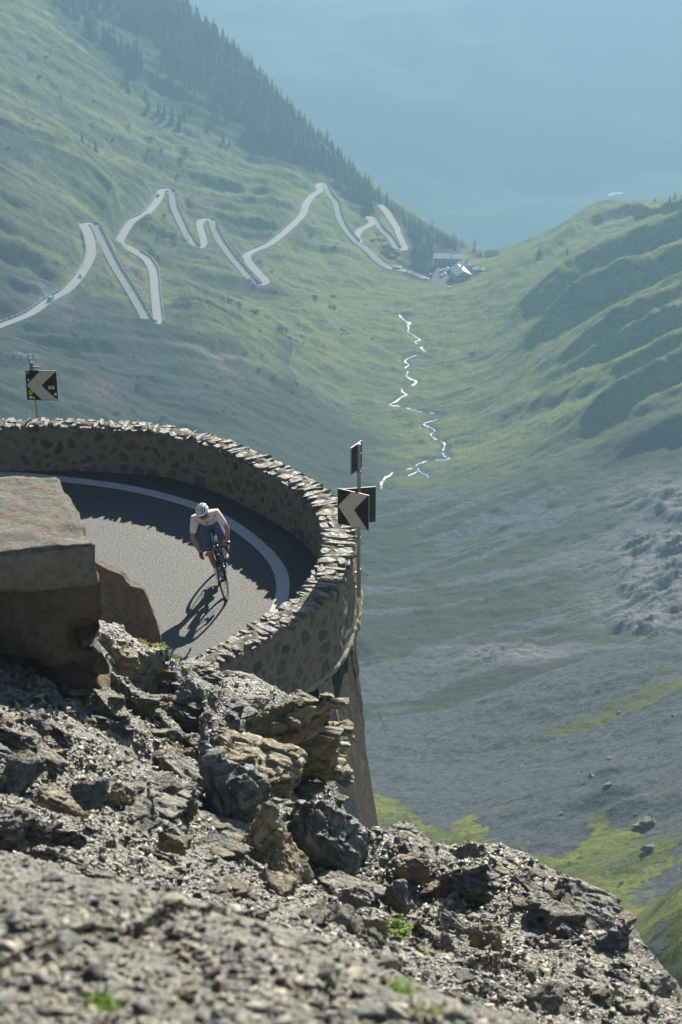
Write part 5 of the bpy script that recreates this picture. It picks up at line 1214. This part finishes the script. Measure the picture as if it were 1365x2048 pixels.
skin_mesh('shorts', V2, E2, R2, M['bib'], per, 2, 0)
for (KN, AN, PD) in ((KNR, ANR, PR), (KNL, ANL_, PL)):
    part_skin('sock', [(mid(KN, AN, .62), .048), (mid(KN, AN, .8), .043), (AN, .046), (AN + Vector((.03, 0, -.055)), .050)], M['whitec'])
    sh = part_skin('shoe', [(AN + Vector((-.045, 0, -.055)), (.042, .040)), (AN + Vector((.02, 0, -.040)), (.050, .052)), (AN + Vector((.08, 0, -.075)), (.044, .030)), (AN + Vector((.16, 0, -.092)), (.036, .022)), (AN + Vector((.185, 0, -.095)), (.024, .016))], M['helm'])
    mb = MB(); mb.box(AN + Vector((.06, 0, -.118)), (.22, .07, .012)); so = mb.build('sole', M['black'], per)
    so.parent = sh; so.matrix_parent_inverse = Matrix.Identity(4)
mb = MB(); ww_ = mid(ELL, WRL, .93); ax_ = (WRL - ELL).normalized(); mb.tube([ww_ - ax_ * .012, ww_ + ax_ * .012], .034, 16); mb.tube([ww_ + Vector((.0, .024, .018)), ww_ + Vector((0, .034, .03))], .018, 14); mb.build('watch', M['black'], per)
# ================================================================== TREES on the left spur
def conifer_np(seed, h=1.0, w=.19, tiers=11, per=9, trunk=True):
    """unit-height conifer: tapered trunk, drooping branch fans with gaps"""
    rg = np.random.default_rng(seed); V = []; F = []; Mi = []
    def tri(a, b, c, m=0): n = len(V); V.extend([a, b, c]); F.append((n, n + 1, n + 2)); Mi.append(m)
    for k in range(5):
        a0, a1 = 6.283 * k / 5, 6.283 * (k + 1) / 5; r0 = .022
        p0 = (r0 * math.cos(a0), r0 * math.sin(a0), -.06); p1 = (r0 * math.cos(a1), r0 * math.sin(a1), -.06); tri(p0, p1, (0, 0, .95), 1)
    for t in range(tiers):
        z = .10 + .88 * (t / tiers) ** .95; rad = w * (1 - z) ** .75 * rg.uniform(.75, 1.2) + .012
        n_ = per if t < tiers * .7 else max(5, per - 3); off = rg.uniform(0, 6)
        for k in range(n_):
            if rg.random() < .12: continue
            a = off + 6.283 * k / n_ + rg.normal(0, .15); L_ = rad * rg.uniform(.6, 1.25); dz = -.06 * rg.uniform(.3, 1.4) * (1.1 - z); ca, sa = math.cos(a), math.sin(a); wd = L_ * .42 + .008; up = rg.uniform(.03, .06)
            tip = (L_ * ca, L_ * sa, z + dz); l = (-sa * wd + ca * L_ * .35, ca * wd + sa * L_ * .35, z + dz * .6 - .01); r = (sa * wd + ca * L_ * .35, -ca * wd + sa * L_ * .35, z + dz * .6 - .01); top = (0, 0, z + up)
            tri(top, l, tip); tri(top, tip, r); tri(l, r, tip)
            if rg.random() < .6:
                b = a + rg.normal(0, .3); q = (L_ * .7 * math.cos(b), L_ * .7 * math.sin(b), z + dz * 1.6); tri((L_ * .2 * ca, L_ * .2 * sa, z + .02), (l[0] * .8, l[1] * .8, z), q); tri((L_ * .2 * ca, L_ * .2 * sa, z + .02), q, (r[0] * .8, r[1] * .8, z))
    tri((.012, 0, .93), (-.01, .01, .93), (0, 0, 1.03)); tri((-.01, -.01, .93), (.012, 0, .93), (0, 0, 1.03))
    return np.array(V), np.array(F), np.array(Mi, np.int32)
TREES = []
for k in range(8):
    V, F, Mi = conifer_np(40 + k, w=[.16, .20, .24, .18, .15, .22, .27, .19][k], tiers=[12, 11, 9, 12, 13, 10, 8, 11][k]); TREES.append((V, F, Mi))
LIGHT = [conifer_np(140 + k, w=[.2, .24, .27, .22][k % 4], tiers=7, per=6) for k in range(8)]
def tree_mesh(k, name='conifer'):
    V, F, Mi = TREES[k]; me = np_mesh(name, V, F); me.materials.append(M['needle']); me.materials.append(M['bark']); me.polygons.foreach_set('material_index', Mi); return me
TM = [tree_mesh(k) for k in range(8)]
def in_poly(u, v, poly):
    c = False; j = len(poly) - 1
    for i in range(len(poly)):
        if (poly[i][1] > v) != (poly[j][1] > v) and u < (poly[j][0] - poly[i][0]) * (v - poly[i][1]) / (poly[j][1] - poly[i][1]) + poly[i][0]: c = not c
        j = i
    return c
FOREST = [(250,-60),(345,-5),(400,40),(480,112),(540,180),(600,245),(650,290),(700,345),(735,385),(790,420),(850,455),(905,485),(960,505),(985,520),(940,545),(880,555),(845,560),(815,552),(830,515),(790,490),(745,445),(700,395),(660,355),(600,330),(540,300),(490,270),(430,235),(370,190),(300,150),(230,110),(170,60),(110,10),(70,-60)]
HOLES = [[(640,360),(665,370),(722,492),(700,492),(660,420)],[(700,490),(735,425),(775,420),(830,515),(790,520),(800,545),(840,560),(760,540)],[(250,90),(330,120),(420,190),(520,290),(600,330),(480,290),(330,190)],[(750,400),(790,430),(780,440),(745,412)],[(865,500),(1010,490),(1010,560),(860,600)],[(170,20),(240,30),(330,110),(300,130),(200,80)]]
rg = np.random.default_rng(12); ALLR = np.concatenate([RM, RS]); n = 19000
us = rg.uniform(40, 1000, n); vs_ = rg.uniform(-60, 610, n); sel = np.array([in_poly(u, v, FOREST) and (not any(in_poly(u, v, h_) for h_ in HOLES) or rg.random() < .05) for u, v in zip(us, vs_)]); us = us[sel]; vs_ = vs_[sel]
tx, ty, ok = col_hits(us, vs_, H_v, 600, 1900, 600); tx = tx[ok]; ty = ty[ok]; us = us[ok]; vs_ = vs_[ok]
keep_ = np.array([np.min(np.hypot(ALLR[:, 0] - x, ALLR[:, 1] - y)) > 8 for x, y in zip(tx, ty)]); tx, ty, us, vs_ = tx[keep_], ty[keep_], us[keep_], vs_[keep_]
cand = sorted(range(len(tx)), key=lambda i: ty[i]); hs = np.clip(rg.normal(11.5, 2.6, len(tx)), 5, 18); hs = np.where(vs_ > 420, hs * .72, hs)
edge = cand[:2600]
score = np.array([hs[i] / ty[i] for i in edge]); order = np.argsort(-score); ind = set(np.array(edge)[order[:255]].tolist())
restV, restF, restM, off = [], [], [], 0; q = 0
for i in edge:
    z = ground_z(tx[i], ty[i]) - .5; k = int(rg.integers(8)); a = rg.uniform(0, 6.28)
    if i in ind:
        o = bpy.data.objects.new('conifer_tree', TM[k]); COL.objects.link(o); o.location = (tx[i], ty[i], z); o.scale = (hs[i] * rg.uniform(.95, 1.35),) * 2 + (hs[i],); o.rotation_euler = (0, 0, a)
        tag(o, 'tall dark conifer in the dense hazy forest on the left mountain spur', 'tree', 'conifers of the forest on the left spur')
    else:
        V, F, Mi = LIGHT[k]; ca, sa = math.cos(a), math.sin(a); P = V * hs[i]; wd_ = 1.15
        restV.append(np.stack([(P[:, 0] * ca - P[:, 1] * sa) * wd_ + tx[i], (P[:, 0] * sa + P[:, 1] * ca) * wd_ + ty[i], P[:, 2] + z], 1)); restF.append(F + off); restM.append(Mi); off += len(V)
me = np_mesh('forest', np.concatenate(restV), np.concatenate(restF)); me.materials.append(M['needle']); me.materials.append(M['bark']); me.polygons.foreach_set('material_index', np.concatenate(restM)); tag(link('forest', me), kind='stuff')
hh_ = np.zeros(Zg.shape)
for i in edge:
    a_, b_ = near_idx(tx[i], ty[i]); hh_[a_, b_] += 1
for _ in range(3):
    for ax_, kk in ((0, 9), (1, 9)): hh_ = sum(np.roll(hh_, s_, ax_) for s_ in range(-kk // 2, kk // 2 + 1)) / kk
hz_ = np.clip(heath_shade + np.clip(hh_ * 80 - .15, 0, .9), 0, .95); bpy.data.objects['terrain'].data.attributes['heath_shade'].data.foreach_set('value', hz_.ravel().astype(np.float32))
# trees one can tell apart, each with trunk and crown
def lone_tree(u, v, h, label, group=None, k=0, H=H_v):
    p = at_v(u, v)
    if not p: return
    V, F, Mi = TREES[k]; root = empty('conifer_tree', (p[0], p[1], ground_z(p[0], p[1]) - .3), u * .7); tag(root, label, 'tree', group)
    for nm, m_, mt in (('crown', 0, M['needle']), ('trunk', 1, M['bark'])):
        Fi = F[Mi == m_]; uq, inv = np.unique(Fi, return_inverse=True); me = np_mesh(nm, V[uq] * np.array([1.25, 1.25, 1.0]) * h, inv.reshape(Fi.shape)); link(nm, me, mt, root)
for k, (u, v, h, lb) in enumerate([
    (345,245,13,'tallest dark conifer of the open clump above the hairpin with the red car'),(360,258,14,'pointed conifer at the foot of the open clump above the hairpin with the red car'),(370,235,11,'narrow conifer at the right edge of the open clump high on the left slope'),(330,232,9,'short conifer at the left edge of the open clump high on the left slope'),
    (292,205,11,'conifer in the upper pair left of the open clump on the left slope'),(298,218,9,'lower conifer of the pair left of the open clump on the left slope'),(258,185,10,'conifer standing in the bright gap between forest and open slope'),(255,165,10,'dark conifer at the lower forest edge, near the scree streak'),(318,224,8,'small conifer between the upper pair and the open clump'),
    (165,285,7,'left conifer of the lone pair on the grassy left slope'),(192,305,8,'right conifer of the lone pair on the grassy left slope'),(178,295,4,'tiny conifer between the lone pair on the grassy left slope'),(122,195,4,'small conifer standing alone high on the left slope'),(183,252,3.5,'very small conifer alone above the lone pair'),
    (415,265,8,'conifer on the grass below the forest edge, right of the open clump'),(448,285,9,'conifer beside a shadowed gully below the forest edge'),(460,290,7,'low conifer right of the one beside the shadowed gully'),(505,312,8,'dark conifer on the slope above the long sweeping leg'),
    (1052,478,5,'little conifer on the left shoulder of the hazy right ridge'),(1125,440,5,'pointed conifer on the skyline of the right ridge'),(1095,450,4,'bushy conifer on the skyline left of the pointed one'),(1135,508,5,'lone conifer on the lit crest of the right hill'),(1080,505,5,'dark conifer in the hollow behind the right hill crest'),(1350,398,6,'conifer on the skyline at the right picture edge'),(1340,402,5,'shorter conifer on the skyline near the right picture edge'),
    (884,556,6,'dark conifer beside the parked cars at the hotel'),(1310,404,4,'small conifer on the right skyline left of the edge trees')]):
    lone_tree(u, v, h, lb, None, k % 8)
# shrubs
def shrub_np(seed):
    rg = np.random.default_rng(seed); V = []; F = []
    for k in range(70):
        d = rg.normal(size=3); d /= np.linalg.norm(d); d[2] = abs(d[2]); c = d * np.array([1, 1, .6]) * rg.uniform(.55, 1.0) * (1 + .3 * math.sin(3 * math.atan2(d[1], d[0]) + seed)); t = rg.normal(size=(3, 3)) * .2
        n = len(V); V += [c + t[0], c + t[1], c + t[2]]; F.append((n, n + 1, n + 2))
    return np.array(V), np.array(F)
SM = []
for k in range(5):
    V, F = shrub_np(k); me = np_mesh('shrub', V, F); me.materials.append(M['shrub']); SM.append(me)
def shrubs(n, poly, smin, smax, label, group, seed):
    rg = np.random.default_rng(seed); c = 0; us = [p[0] for p in poly]; vs = [p[1] for p in poly]
    for _ in range(n * 6):
        if c >= n: break
        u = rg.uniform(min(us), max(us)); v = rg.uniform(min(vs), max(vs))
        if not in_poly(u, v, poly): continue
        x, y, ok = col_hits(np.array([u]), np.array([v]), H_v, 250, 1700, 400)
        if not ok[0] or np.min(np.hypot(ALLR[:, 0] - x[0], ALLR[:, 1] - y[0])) < 7: continue
        if fbm(x / 40, y / 40, 2, 5)[0] < -.05: continue
        s_ = smin + (smax - smin) * rg.random() ** 2; o = bpy.data.objects.new('shrub', SM[int(rg.integers(5))]); COL.objects.link(o); o.location = (x[0], y[0], ground_z(x[0], y[0])); o.scale = (s_ * 1.4, s_ * 1.2, s_); o.rotation_euler = (0, 0, rg.uniform(0, 6)); tag(o, label, 'shrub', group); c += 1
shrubs(110, [(0,60),(120,120),(330,300),(520,400),(640,400),(720,560),(760,700),(560,700),(330,640),(150,420),(0,330)], .7, 2.6, 'dark low shrub dotted on the grassy left mountainside', 'shrubs on the left mountainside', 3)
shrubs(45, [(0,450),(150,600),(300,700),(600,700),(640,820),(330,860),(0,760)], .5, 1.8, 'dark low shrub on the slope beyond the left parapet', 'shrubs on the slope beyond the parapet', 4)
shrubs(45, [(830,600),(1365,480),(1365,800),(900,860)], .5, 1.7, 'dark low shrub on the grassy right valley side', 'shrubs on the right valley side', 5)
shrubs(36, [(660,360),(720,400),(800,500),(800,540),(730,500),(680,440)], 1.2, 3.0, 'bushy dark tree among the road legs above the hotel', 'bushes among the last road legs', 6)
# boulders on the valley floor
VB = []
for k in range(6):
    me_ = protos[k].copy(); me_.name = 'valley_boulder'; me_.materials.clear(); me_.materials.append(M['vb'] if 'vb' in M else M.setdefault('vb', simple('far_boulder_stone', (.17, .17, .165), .9, .2, nz=.4, sc=2))); VB.append(me_)
rg = np.random.default_rng(9)
for q in range(70):
    u = rg.uniform(760, 1365); v = rg.uniform(1380, 1790); x, y, ok = col_hits(np.array([u]), np.array([v]), H_v, 90, 700, 400)
    if not ok[0]: continue
    s_ = .35 + 1.3 * rg.random() ** 3; o = bpy.data.objects.new('valley_boulder', VB[int(rg.integers(6))]); COL.objects.link(o); o.location = (x[0], y[0], ground_z(x[0], y[0]) - s_ * .1); o.scale = (s_ * .8,) * 3; o.rotation_euler = (0, 0, rg.uniform(0, 6)); tag(o, 'grey boulder scattered on the grey scree far below the road', 'boulder', 'boulders scattered far below the road')
for u, v, s_, lb in [(1297,1648,1.7,'pale block with a dark shadow alone on the grass at right'),(1296,1700,1.4,'grey boulder below the pale block near the small mounds'),(1215,1572,1.2,'dark grey boulder just above the small grey mounds'),(1220,1520,1.0,'reddish grey boulder on the scree above the mounds'),(1240,1770,1.0,'dark boulder low on the green flat near the right crest'),(1120,1630,1.1,'rounded boulder between grass and scree in the centre right'),(1275,1655,1.6,'boulder standing beside the pale block on its left')]:
    p = at_v(u, v)
    if p: o = bpy.data.objects.new('valley_boulder', VB[int(u) % 6]); COL.objects.link(o); o.location = (p[0], p[1], ground_z(p[0], p[1]) + s_ * .3); o.scale = (s_,) * 3; tag(o, lb, 'boulder')

# ================================================================== HOTEL AND OUTBUILDINGS
M['wall_w'] = simple('pale_render', (0.44, 0.42, 0.37), .8, .2, nz=.1, sc=.4); M['roof_b'] = simple('sheet_metal_roof', (0.50, 0.56, 0.62), .35, .6, nz=.08, sc=.3); M['roof_g'] = simple('grey_roof', (0.34, 0.34, 0.34), .5, .5, nz=.2, sc=.5); M['pane'] = simple('window_glass', (.03, .035, .04), .1, .7); M['wood'] = simple('dark_timber', (.07, .05, .04), .8, .2)
def building(name, u, v, y, W_, D_, hwall, hroof, rz, label, ridge='x', floors=3, cols=8, roof='roof_b', base=7.0):
    p = at_v(u, v); root = empty(name, p, R(rz)); tag(root, label, 'building')
    mb = MB(); mb.box((0, 0, (hwall - base) / 2), (W_, D_, hwall + base))
    hx, hy = W_ / 2, D_ / 2
    if ridge == 'x': mb.add([(-hx, -hy, hwall), (-hx, hy, hwall), (-hx, 0, hwall + hroof), (hx, -hy, hwall), (hx, hy, hwall), (hx, 0, hwall + hroof)], [(0, 1, 2), (3, 5, 4)])
    else: mb.add([(-hx, -hy, hwall), (hx, -hy, hwall), (0, -hy, hwall + hroof), (-hx, hy, hwall), (hx, hy, hwall), (0, hy, hwall + hroof)], [(0, 2, 1), (3, 4, 5)])
    mb.build('wall', M['wall_w'], root); ov = .8; t = .3; mb = MB()
    if ridge == 'x':
        for s in (-1, 1): mb.add([(-hx - ov, s * (hy + ov), hwall - hroof * ov / hy), (hx + ov, s * (hy + ov), hwall - hroof * ov / hy), (hx + ov, 0, hwall + hroof), (-hx - ov, 0, hwall + hroof), (-hx - ov, s * (hy + ov), hwall - hroof * ov / hy + t), (hx + ov, s * (hy + ov), hwall - hroof * ov / hy + t), (hx + ov, 0, hwall + hroof + t), (-hx - ov, 0, hwall + hroof + t)], [(0, 1, 2, 3), (4, 7, 6, 5), (0, 4, 5, 1), (1, 5, 6, 2), (2, 6, 7, 3), (3, 7, 4, 0)])
    else:
        for s in (-1, 1): mb.add([(s * (hx + ov), -hy - ov, hwall - hroof * ov / hx), (s * (hx + ov), hy + ov, hwall - hroof * ov / hx), (0, hy + ov, hwall + hroof), (0, -hy - ov, hwall + hroof), (s * (hx + ov), -hy - ov, hwall - hroof * ov / hx + t), (s * (hx + ov), hy + ov, hwall - hroof * ov / hx + t), (0, hy + ov, hwall + hroof + t), (0, -hy - ov, hwall + hroof + t)], [(0, 1, 2, 3), (4, 7, 6, 5), (0, 4, 5, 1), (1, 5, 6, 2), (2, 6, 7, 3), (3, 7, 4, 0)])
    rf = mb.build('roof', M[roof], root); mb = MB(); mb.box((hx * .3, hy * .25, hwall + hroof + .6), (.9, .9, 1.8)); mb.build('chimney', M['wall_w'], rf)
    for f in range(floors):
        for c in range(cols):
            x = -hx + W_ * (c + .5) / cols; z = (f + .45) * hwall / floors + .3; mb = MB(); mb.box((x, -hy - .03, z), (1.15, .16, 1.35)); fr = mb.build('window', M['wood'], root); mb = MB(); mb.box((x, -hy - .13, z), (.9, .06, 1.1)); mb.build('pane', M['pane'], fr)
    mb = MB(); mb.box((0, -hy - .05, 1.1), (1.3, .14, 2.2)); mb.build('door', M['wood'], root)
    return root
building('hotel', 897, 531, 1330, 18.5, 9, 6.6, 1.5, -4, 'long pale hotel building with windows under a light blue metal roof', floors=3, cols=9)
building('mountain_house', 921, 558, 1288, 9.2, 15, 5.4, 2.4, 14, 'gabled grey roofed house in front of the blue roofed hotel', ridge='y', floors=2, cols=4, roof='roof_g')
building('house_wing', 931, 541, 1306, 9.5, 8, 5.0, 1.6, 14, 'low wing joined behind the gabled house, with a grey roof', ridge='x', floors=1, cols=3, roof='roof_g')
building('shed', 985, 513, 1345, 8.5, 8, 2.2, 1.8, -16, 'small building with a pale slanted roof right of the hotel, on the ridge', floors=1, cols=2, roof='roof_g', base=5)
building('low_annex', 958, 543, 1302, 7.0, 3.4, 1.8, .5, -10, 'flat low annex with a bright roof edge right of the gabled house', floors=1, cols=2, roof='roof_g', base=5)
# car park and terrace
def patch(name, pts, dz, mat, kind='structure'):
    P = [at_v(*p) for p in pts]; P = [p for p in P if p]; z = sum(p[2] for p in P) / len(P) + dz; mb = MB(); n = len(P)
    mb.add([(p[0], p[1], z) for p in P] + [(p[0], p[1], z - 6) for p in P], [tuple(range(n))] + [(i, (i + 1) % n, n + (i + 1) % n, n + i) for i in range(n)]); return tag(mb.build(name, mat), kind=kind), z
cp_, zp_ = patch('car_park', [(858,580),(905,584),(912,566),(885,548),(876,545),(866,560)], .5, simple('car_park_gravel', (.12, .12, .115), .9, .2, nz=.2, sc=.4))
# cars
M['glass'] = simple('car_glass', (.02, .025, .03), .08, .8)
PAINT = {}
def car(x, y, z, rz, col, label, group=None, van=False):
    if col not in PAINT: PAINT[col] = simple('car_paint', {'white': (.8, .8, .8), 'silver': (.55, .57, .58), 'red': (.22, .04, .035), 'black': (.03, .03, .035), 'blue': (.30, .48, .55)}[col], .25, .7)
    root = empty('parked_car' if group else 'car', (x, y, z), rz); tag(root, label, 'van' if van else 'car', group)
    Lh, wd = (2.4, .95) if van else (2.1, .88)
    prof = [(-Lh, .35), (-Lh, .85), (-Lh + .15, .95), (-Lh + .5, 1.0), (1.0, .98), (Lh - .15, .82), (Lh, .6), (Lh, .35)] if not van else [(-Lh, .4), (-Lh, 1.1), (1.5, 1.1), (Lh - .1, .95), (Lh, .7), (Lh, .4)]
    mb = MB(); mb.prism(prof, (1, 0, 0), (0, 0, 1), (0, -wd, 0), (0, 2 * wd, 0)); mb.build('body', PAINT[col], root, bevel=.04)
    cab = [(-Lh + .3, .99), (-Lh + .75, 1.42), (.35, 1.42), (1.05, .98)] if not van else [(-Lh + .02, 1.1), (-Lh + .1, 2.0), (1.0, 2.0), (1.6, 1.1)]
    mb = MB(); mb.prism(cab, (1, 0, 0), (0, 0, 1), (0, -wd * .88, 0), (0, 2 * wd * .88, 0)); mb.build('windows', M['glass'], root)
    mb = MB(); mb.box((-.45 if not van else -.6, 0, 1.44 if not van else 2.02), (1.35 if not van else 3.0, wd * 1.7, .06)); mb.build('car_roof', PAINT[col], root)
    for sx in (-1, 1):
        for sy in (-1, 1): mb = MB(); mb.tube([(sx * Lh * .62, sy * (wd - .18), .33), (sx * Lh * .62, sy * (wd + .02), .33)], .33, 12); mb.build('wheel', M['tyre'], root)
    for sy in (-1, 1): mb = MB(); mb.box((Lh - .02, sy * wd * .7, .68), (.08, .3, .14)); mb.build('headlight', M['chrome'], root)
    return root
for k, (u, v, col, lb) in enumerate([(884,561,'white','first white car in the parked row beside the gabled house'),(889,557,'white','white car second in the parked row beside the gabled house'),(893,552,'silver','silver car in the middle of the parked row beside the house'),(883,553,'white','white car parked nearest the dark conifer'),(895,546,'white','last white car at the far end of the parked row'),(888,550,'silver','silver car behind the white cars of the parked row'),
        (852,560,'white','white car in the short row left of the car park'),(856,555,'silver','silver car in the short row left of the car park'),(862,548,'white','far white car of the short row left of the car park'),(899,578,'white','small white truck at the right end of the terrace'),(903,563,'black','dark car in front of the gabled house wall')]):
    p = at_v(u, v); car(p[0], p[1], max(zp_ if k not in (6, 7, 8) else -9999, ground_z(p[0], p[1]) + .15) + .02, R([60, 80, 50][k % 3]), col, lb, 'cars parked at the hotel')
def road_pt(line, u, v):
    i = split_by_px(line, [(u, v)])[0]; i = min(max(i, 1), len(line) - 2); t = line[i + 1] - line[i - 1]; return line[i], math.atan2(t[1], t[0])
for u, v, col, van, sgn, side, lb in [(97,600,'blue',True,0,-1.2,'pale blue van on the leftmost far road'),(158,553,'silver',False,0,-1.0,'brownish silver car on the curve above the blue van'),(319,393,'red',False,0,.9,'small red car just below the upper hairpin'),(790,532,'white',False,1,2.2,'white car pulled over where the road reaches the valley'),(797,538,'white',False,1,3.0,'second white car pulled over where the road reaches the valley')]:
    p, a = road_pt(RM, u, v); nx, ny = -math.sin(a), math.cos(a); o = car(p[0] + nx * side, p[1] + ny * side, p[2] + .18, a + (math.pi if sgn == 0 and v > 500 else 0), col, lb, van=van)
# far riders on the switchbacks: copies of the bicycle and the cyclist
for k, (u, v, sd_k, lb) in enumerate([(168,533,1.0,'tiny far cyclist on the curve just above the silver car'),(255,580,-.6,'tiny far cyclist going down the long straight leg at left'),(308,642,.5,'tiny far cyclist at the lowest hairpin at left'),(375,468,-.8,'tiny far cyclist on the leg below the red car hairpin'),(427,462,.8,'tiny far cyclist at the head of the middle curved leg'),(508,563,.4,'tiny far cyclist at the middle bottom hairpin')]):
    p, a = road_pt(RM, u, v); a += math.pi if k % 2 else 0; mt = Matrix.Translation((p[0] - math.sin(a) * sd_k, p[1] + math.cos(a) * sd_k, p[2] + .17)) @ Matrix.Rotation(a, 4, 'Z')
    b_ = copy_tree(bike); b_.matrix_world = mt; tag(b_, lb.replace('cyclist', 'bicycle') + ', under its rider', 'bicycle', 'far bicycles on the switchbacks'); c_ = copy_tree(per); c_.matrix_world = mt; tag(c_, lb, 'person', 'far cyclists on the switchbacks')

# ================================================================== power cables across the gap, with their pylon among the trees
M['cable'] = simple('aluminium_cable', (.75, .76, .78), .4, .5)
for k, (a_, b_) in enumerate([((640,285),(872,381)),((650,292),(866,388)),((655,300),(858,394))]):
    p0 = Vector(ptY(a_[0], a_[1], 1530)); p1 = Vector(ptY(b_[0], b_[1], 1900)); e = p1 + (p1 - p0) * .9; pts = []
    for i in range(41):
        t = i / 40; q = p0 + (e - p0) * t; q.z -= 26 * 4 * t * (1 - t) * (.55) ; q.z += 12 * t; pts.append(q)
    pts = [q - Vector((0, 0, (pts[21].z - ((p0 + (e - p0) * (21 / 40)).z)) * 0)) for q in pts]
    mb = MB(); mb.tube(pts, .14, 5); tag(mb.build('power_cable', M['cable']), ['highest thin pale cable hanging across the hazy gap', 'middle thin pale cable hanging across the hazy gap', 'lowest thin pale cable hanging across the hazy gap'][k], 'cable')

# ================================================================== small plants on the near slope
def plant(u, v, s_, n, mat, label, y=None, seed=0, flowers=False):
    p = at_n(u, v) if y is None else pr(u, v, y)
    if not p: return
    rg = np.random.default_rng(seed); root = empty('green_plant', p); tag(root, label, 'plant'); mb = MB(); st = MB()
    for k in range(n):
        a = rg.uniform(0, 6.28); L_ = s_ * rg.uniform(.5, 1.1); r0 = s_ * .7 * rg.random(); c = Vector((math.cos(a) * r0, math.sin(a) * r0 * .8, s_ * .1)); d = Vector((math.cos(a) * .6, math.sin(a) * .6, rg.uniform(.6, 1.2))).normalized()
        e = c + d * L_ * .6; st.tube([c, e], s_ * .012, 4, caps=False)
        for q in range(4):
            b = rg.uniform(0, 6.28); w_ = s_ * .10; g = c + d * L_ * .6 * (q + 1) / 4; t = Vector((math.cos(b), math.sin(b), rg.uniform(-.2, .6))) * s_ * .22; sdv = t.cross(Vector((0, 0, 1))).normalized() * w_
            mb.add([g, g + t * .5 + sdv, g + t, g + t * .5 - sdv], [(0, 1, 2, 3)])
    mb.build('leaves', M[mat], root); st.build('stems', M['leaf'], root)
plant(790,1868,.16,60,'leaf','bright green leafy plant growing in a cleft between dark rocks',seed=1)
plant(850,1910,.05,22,'leaf','tiny green tuft low right of the bright leafy plant',seed=2)
plant(320,1302,.13,46,'leaf_y','yellow green plant on the slope edge beside the sunlit road',y=22.4,seed=3)
plant(285,1290,.10,30,'leaf_y','sparse flowering weed next to the broken concrete slab',y=22.3,seed=4)
plant(352,1318,.07,20,'leaf','small green sprig where the slope meets the parapet end',y=22.4,seed=5)
plant(297,1440,.07,36,'leaf','small moss green tuft in the middle of the upper scree',seed=6)
plant(480,1690,.05,20,'leaf','tiny green plant under the dark slaty outcrop',seed=7)
plant(645,1805,.05,20,'leaf','small green plant left of the rusty orange rock',seed=8)
plant(205,2020,.055,60,'leaf','blurred bright green clump at the bottom left edge',seed=9)
plant(810,1985,.06,34,'leaf','green tuft on the crest of the blurred near gravel',seed=10)
plant(850,2035,.05,34,'leaf_y','yellow green tuft at the bottom edge of the near gravel',seed=11)
plant(15,1950,.03,24,'leaf','little blurred green tuft at the left picture edge',seed=12)
plant(970,1860,.05,20,'leaf_y','dry yellow tuft above the tan split rock',seed=13)
plant(885,1905,.03,16,'leaf','minute green sprig beside the blue-grey rock',seed=14)
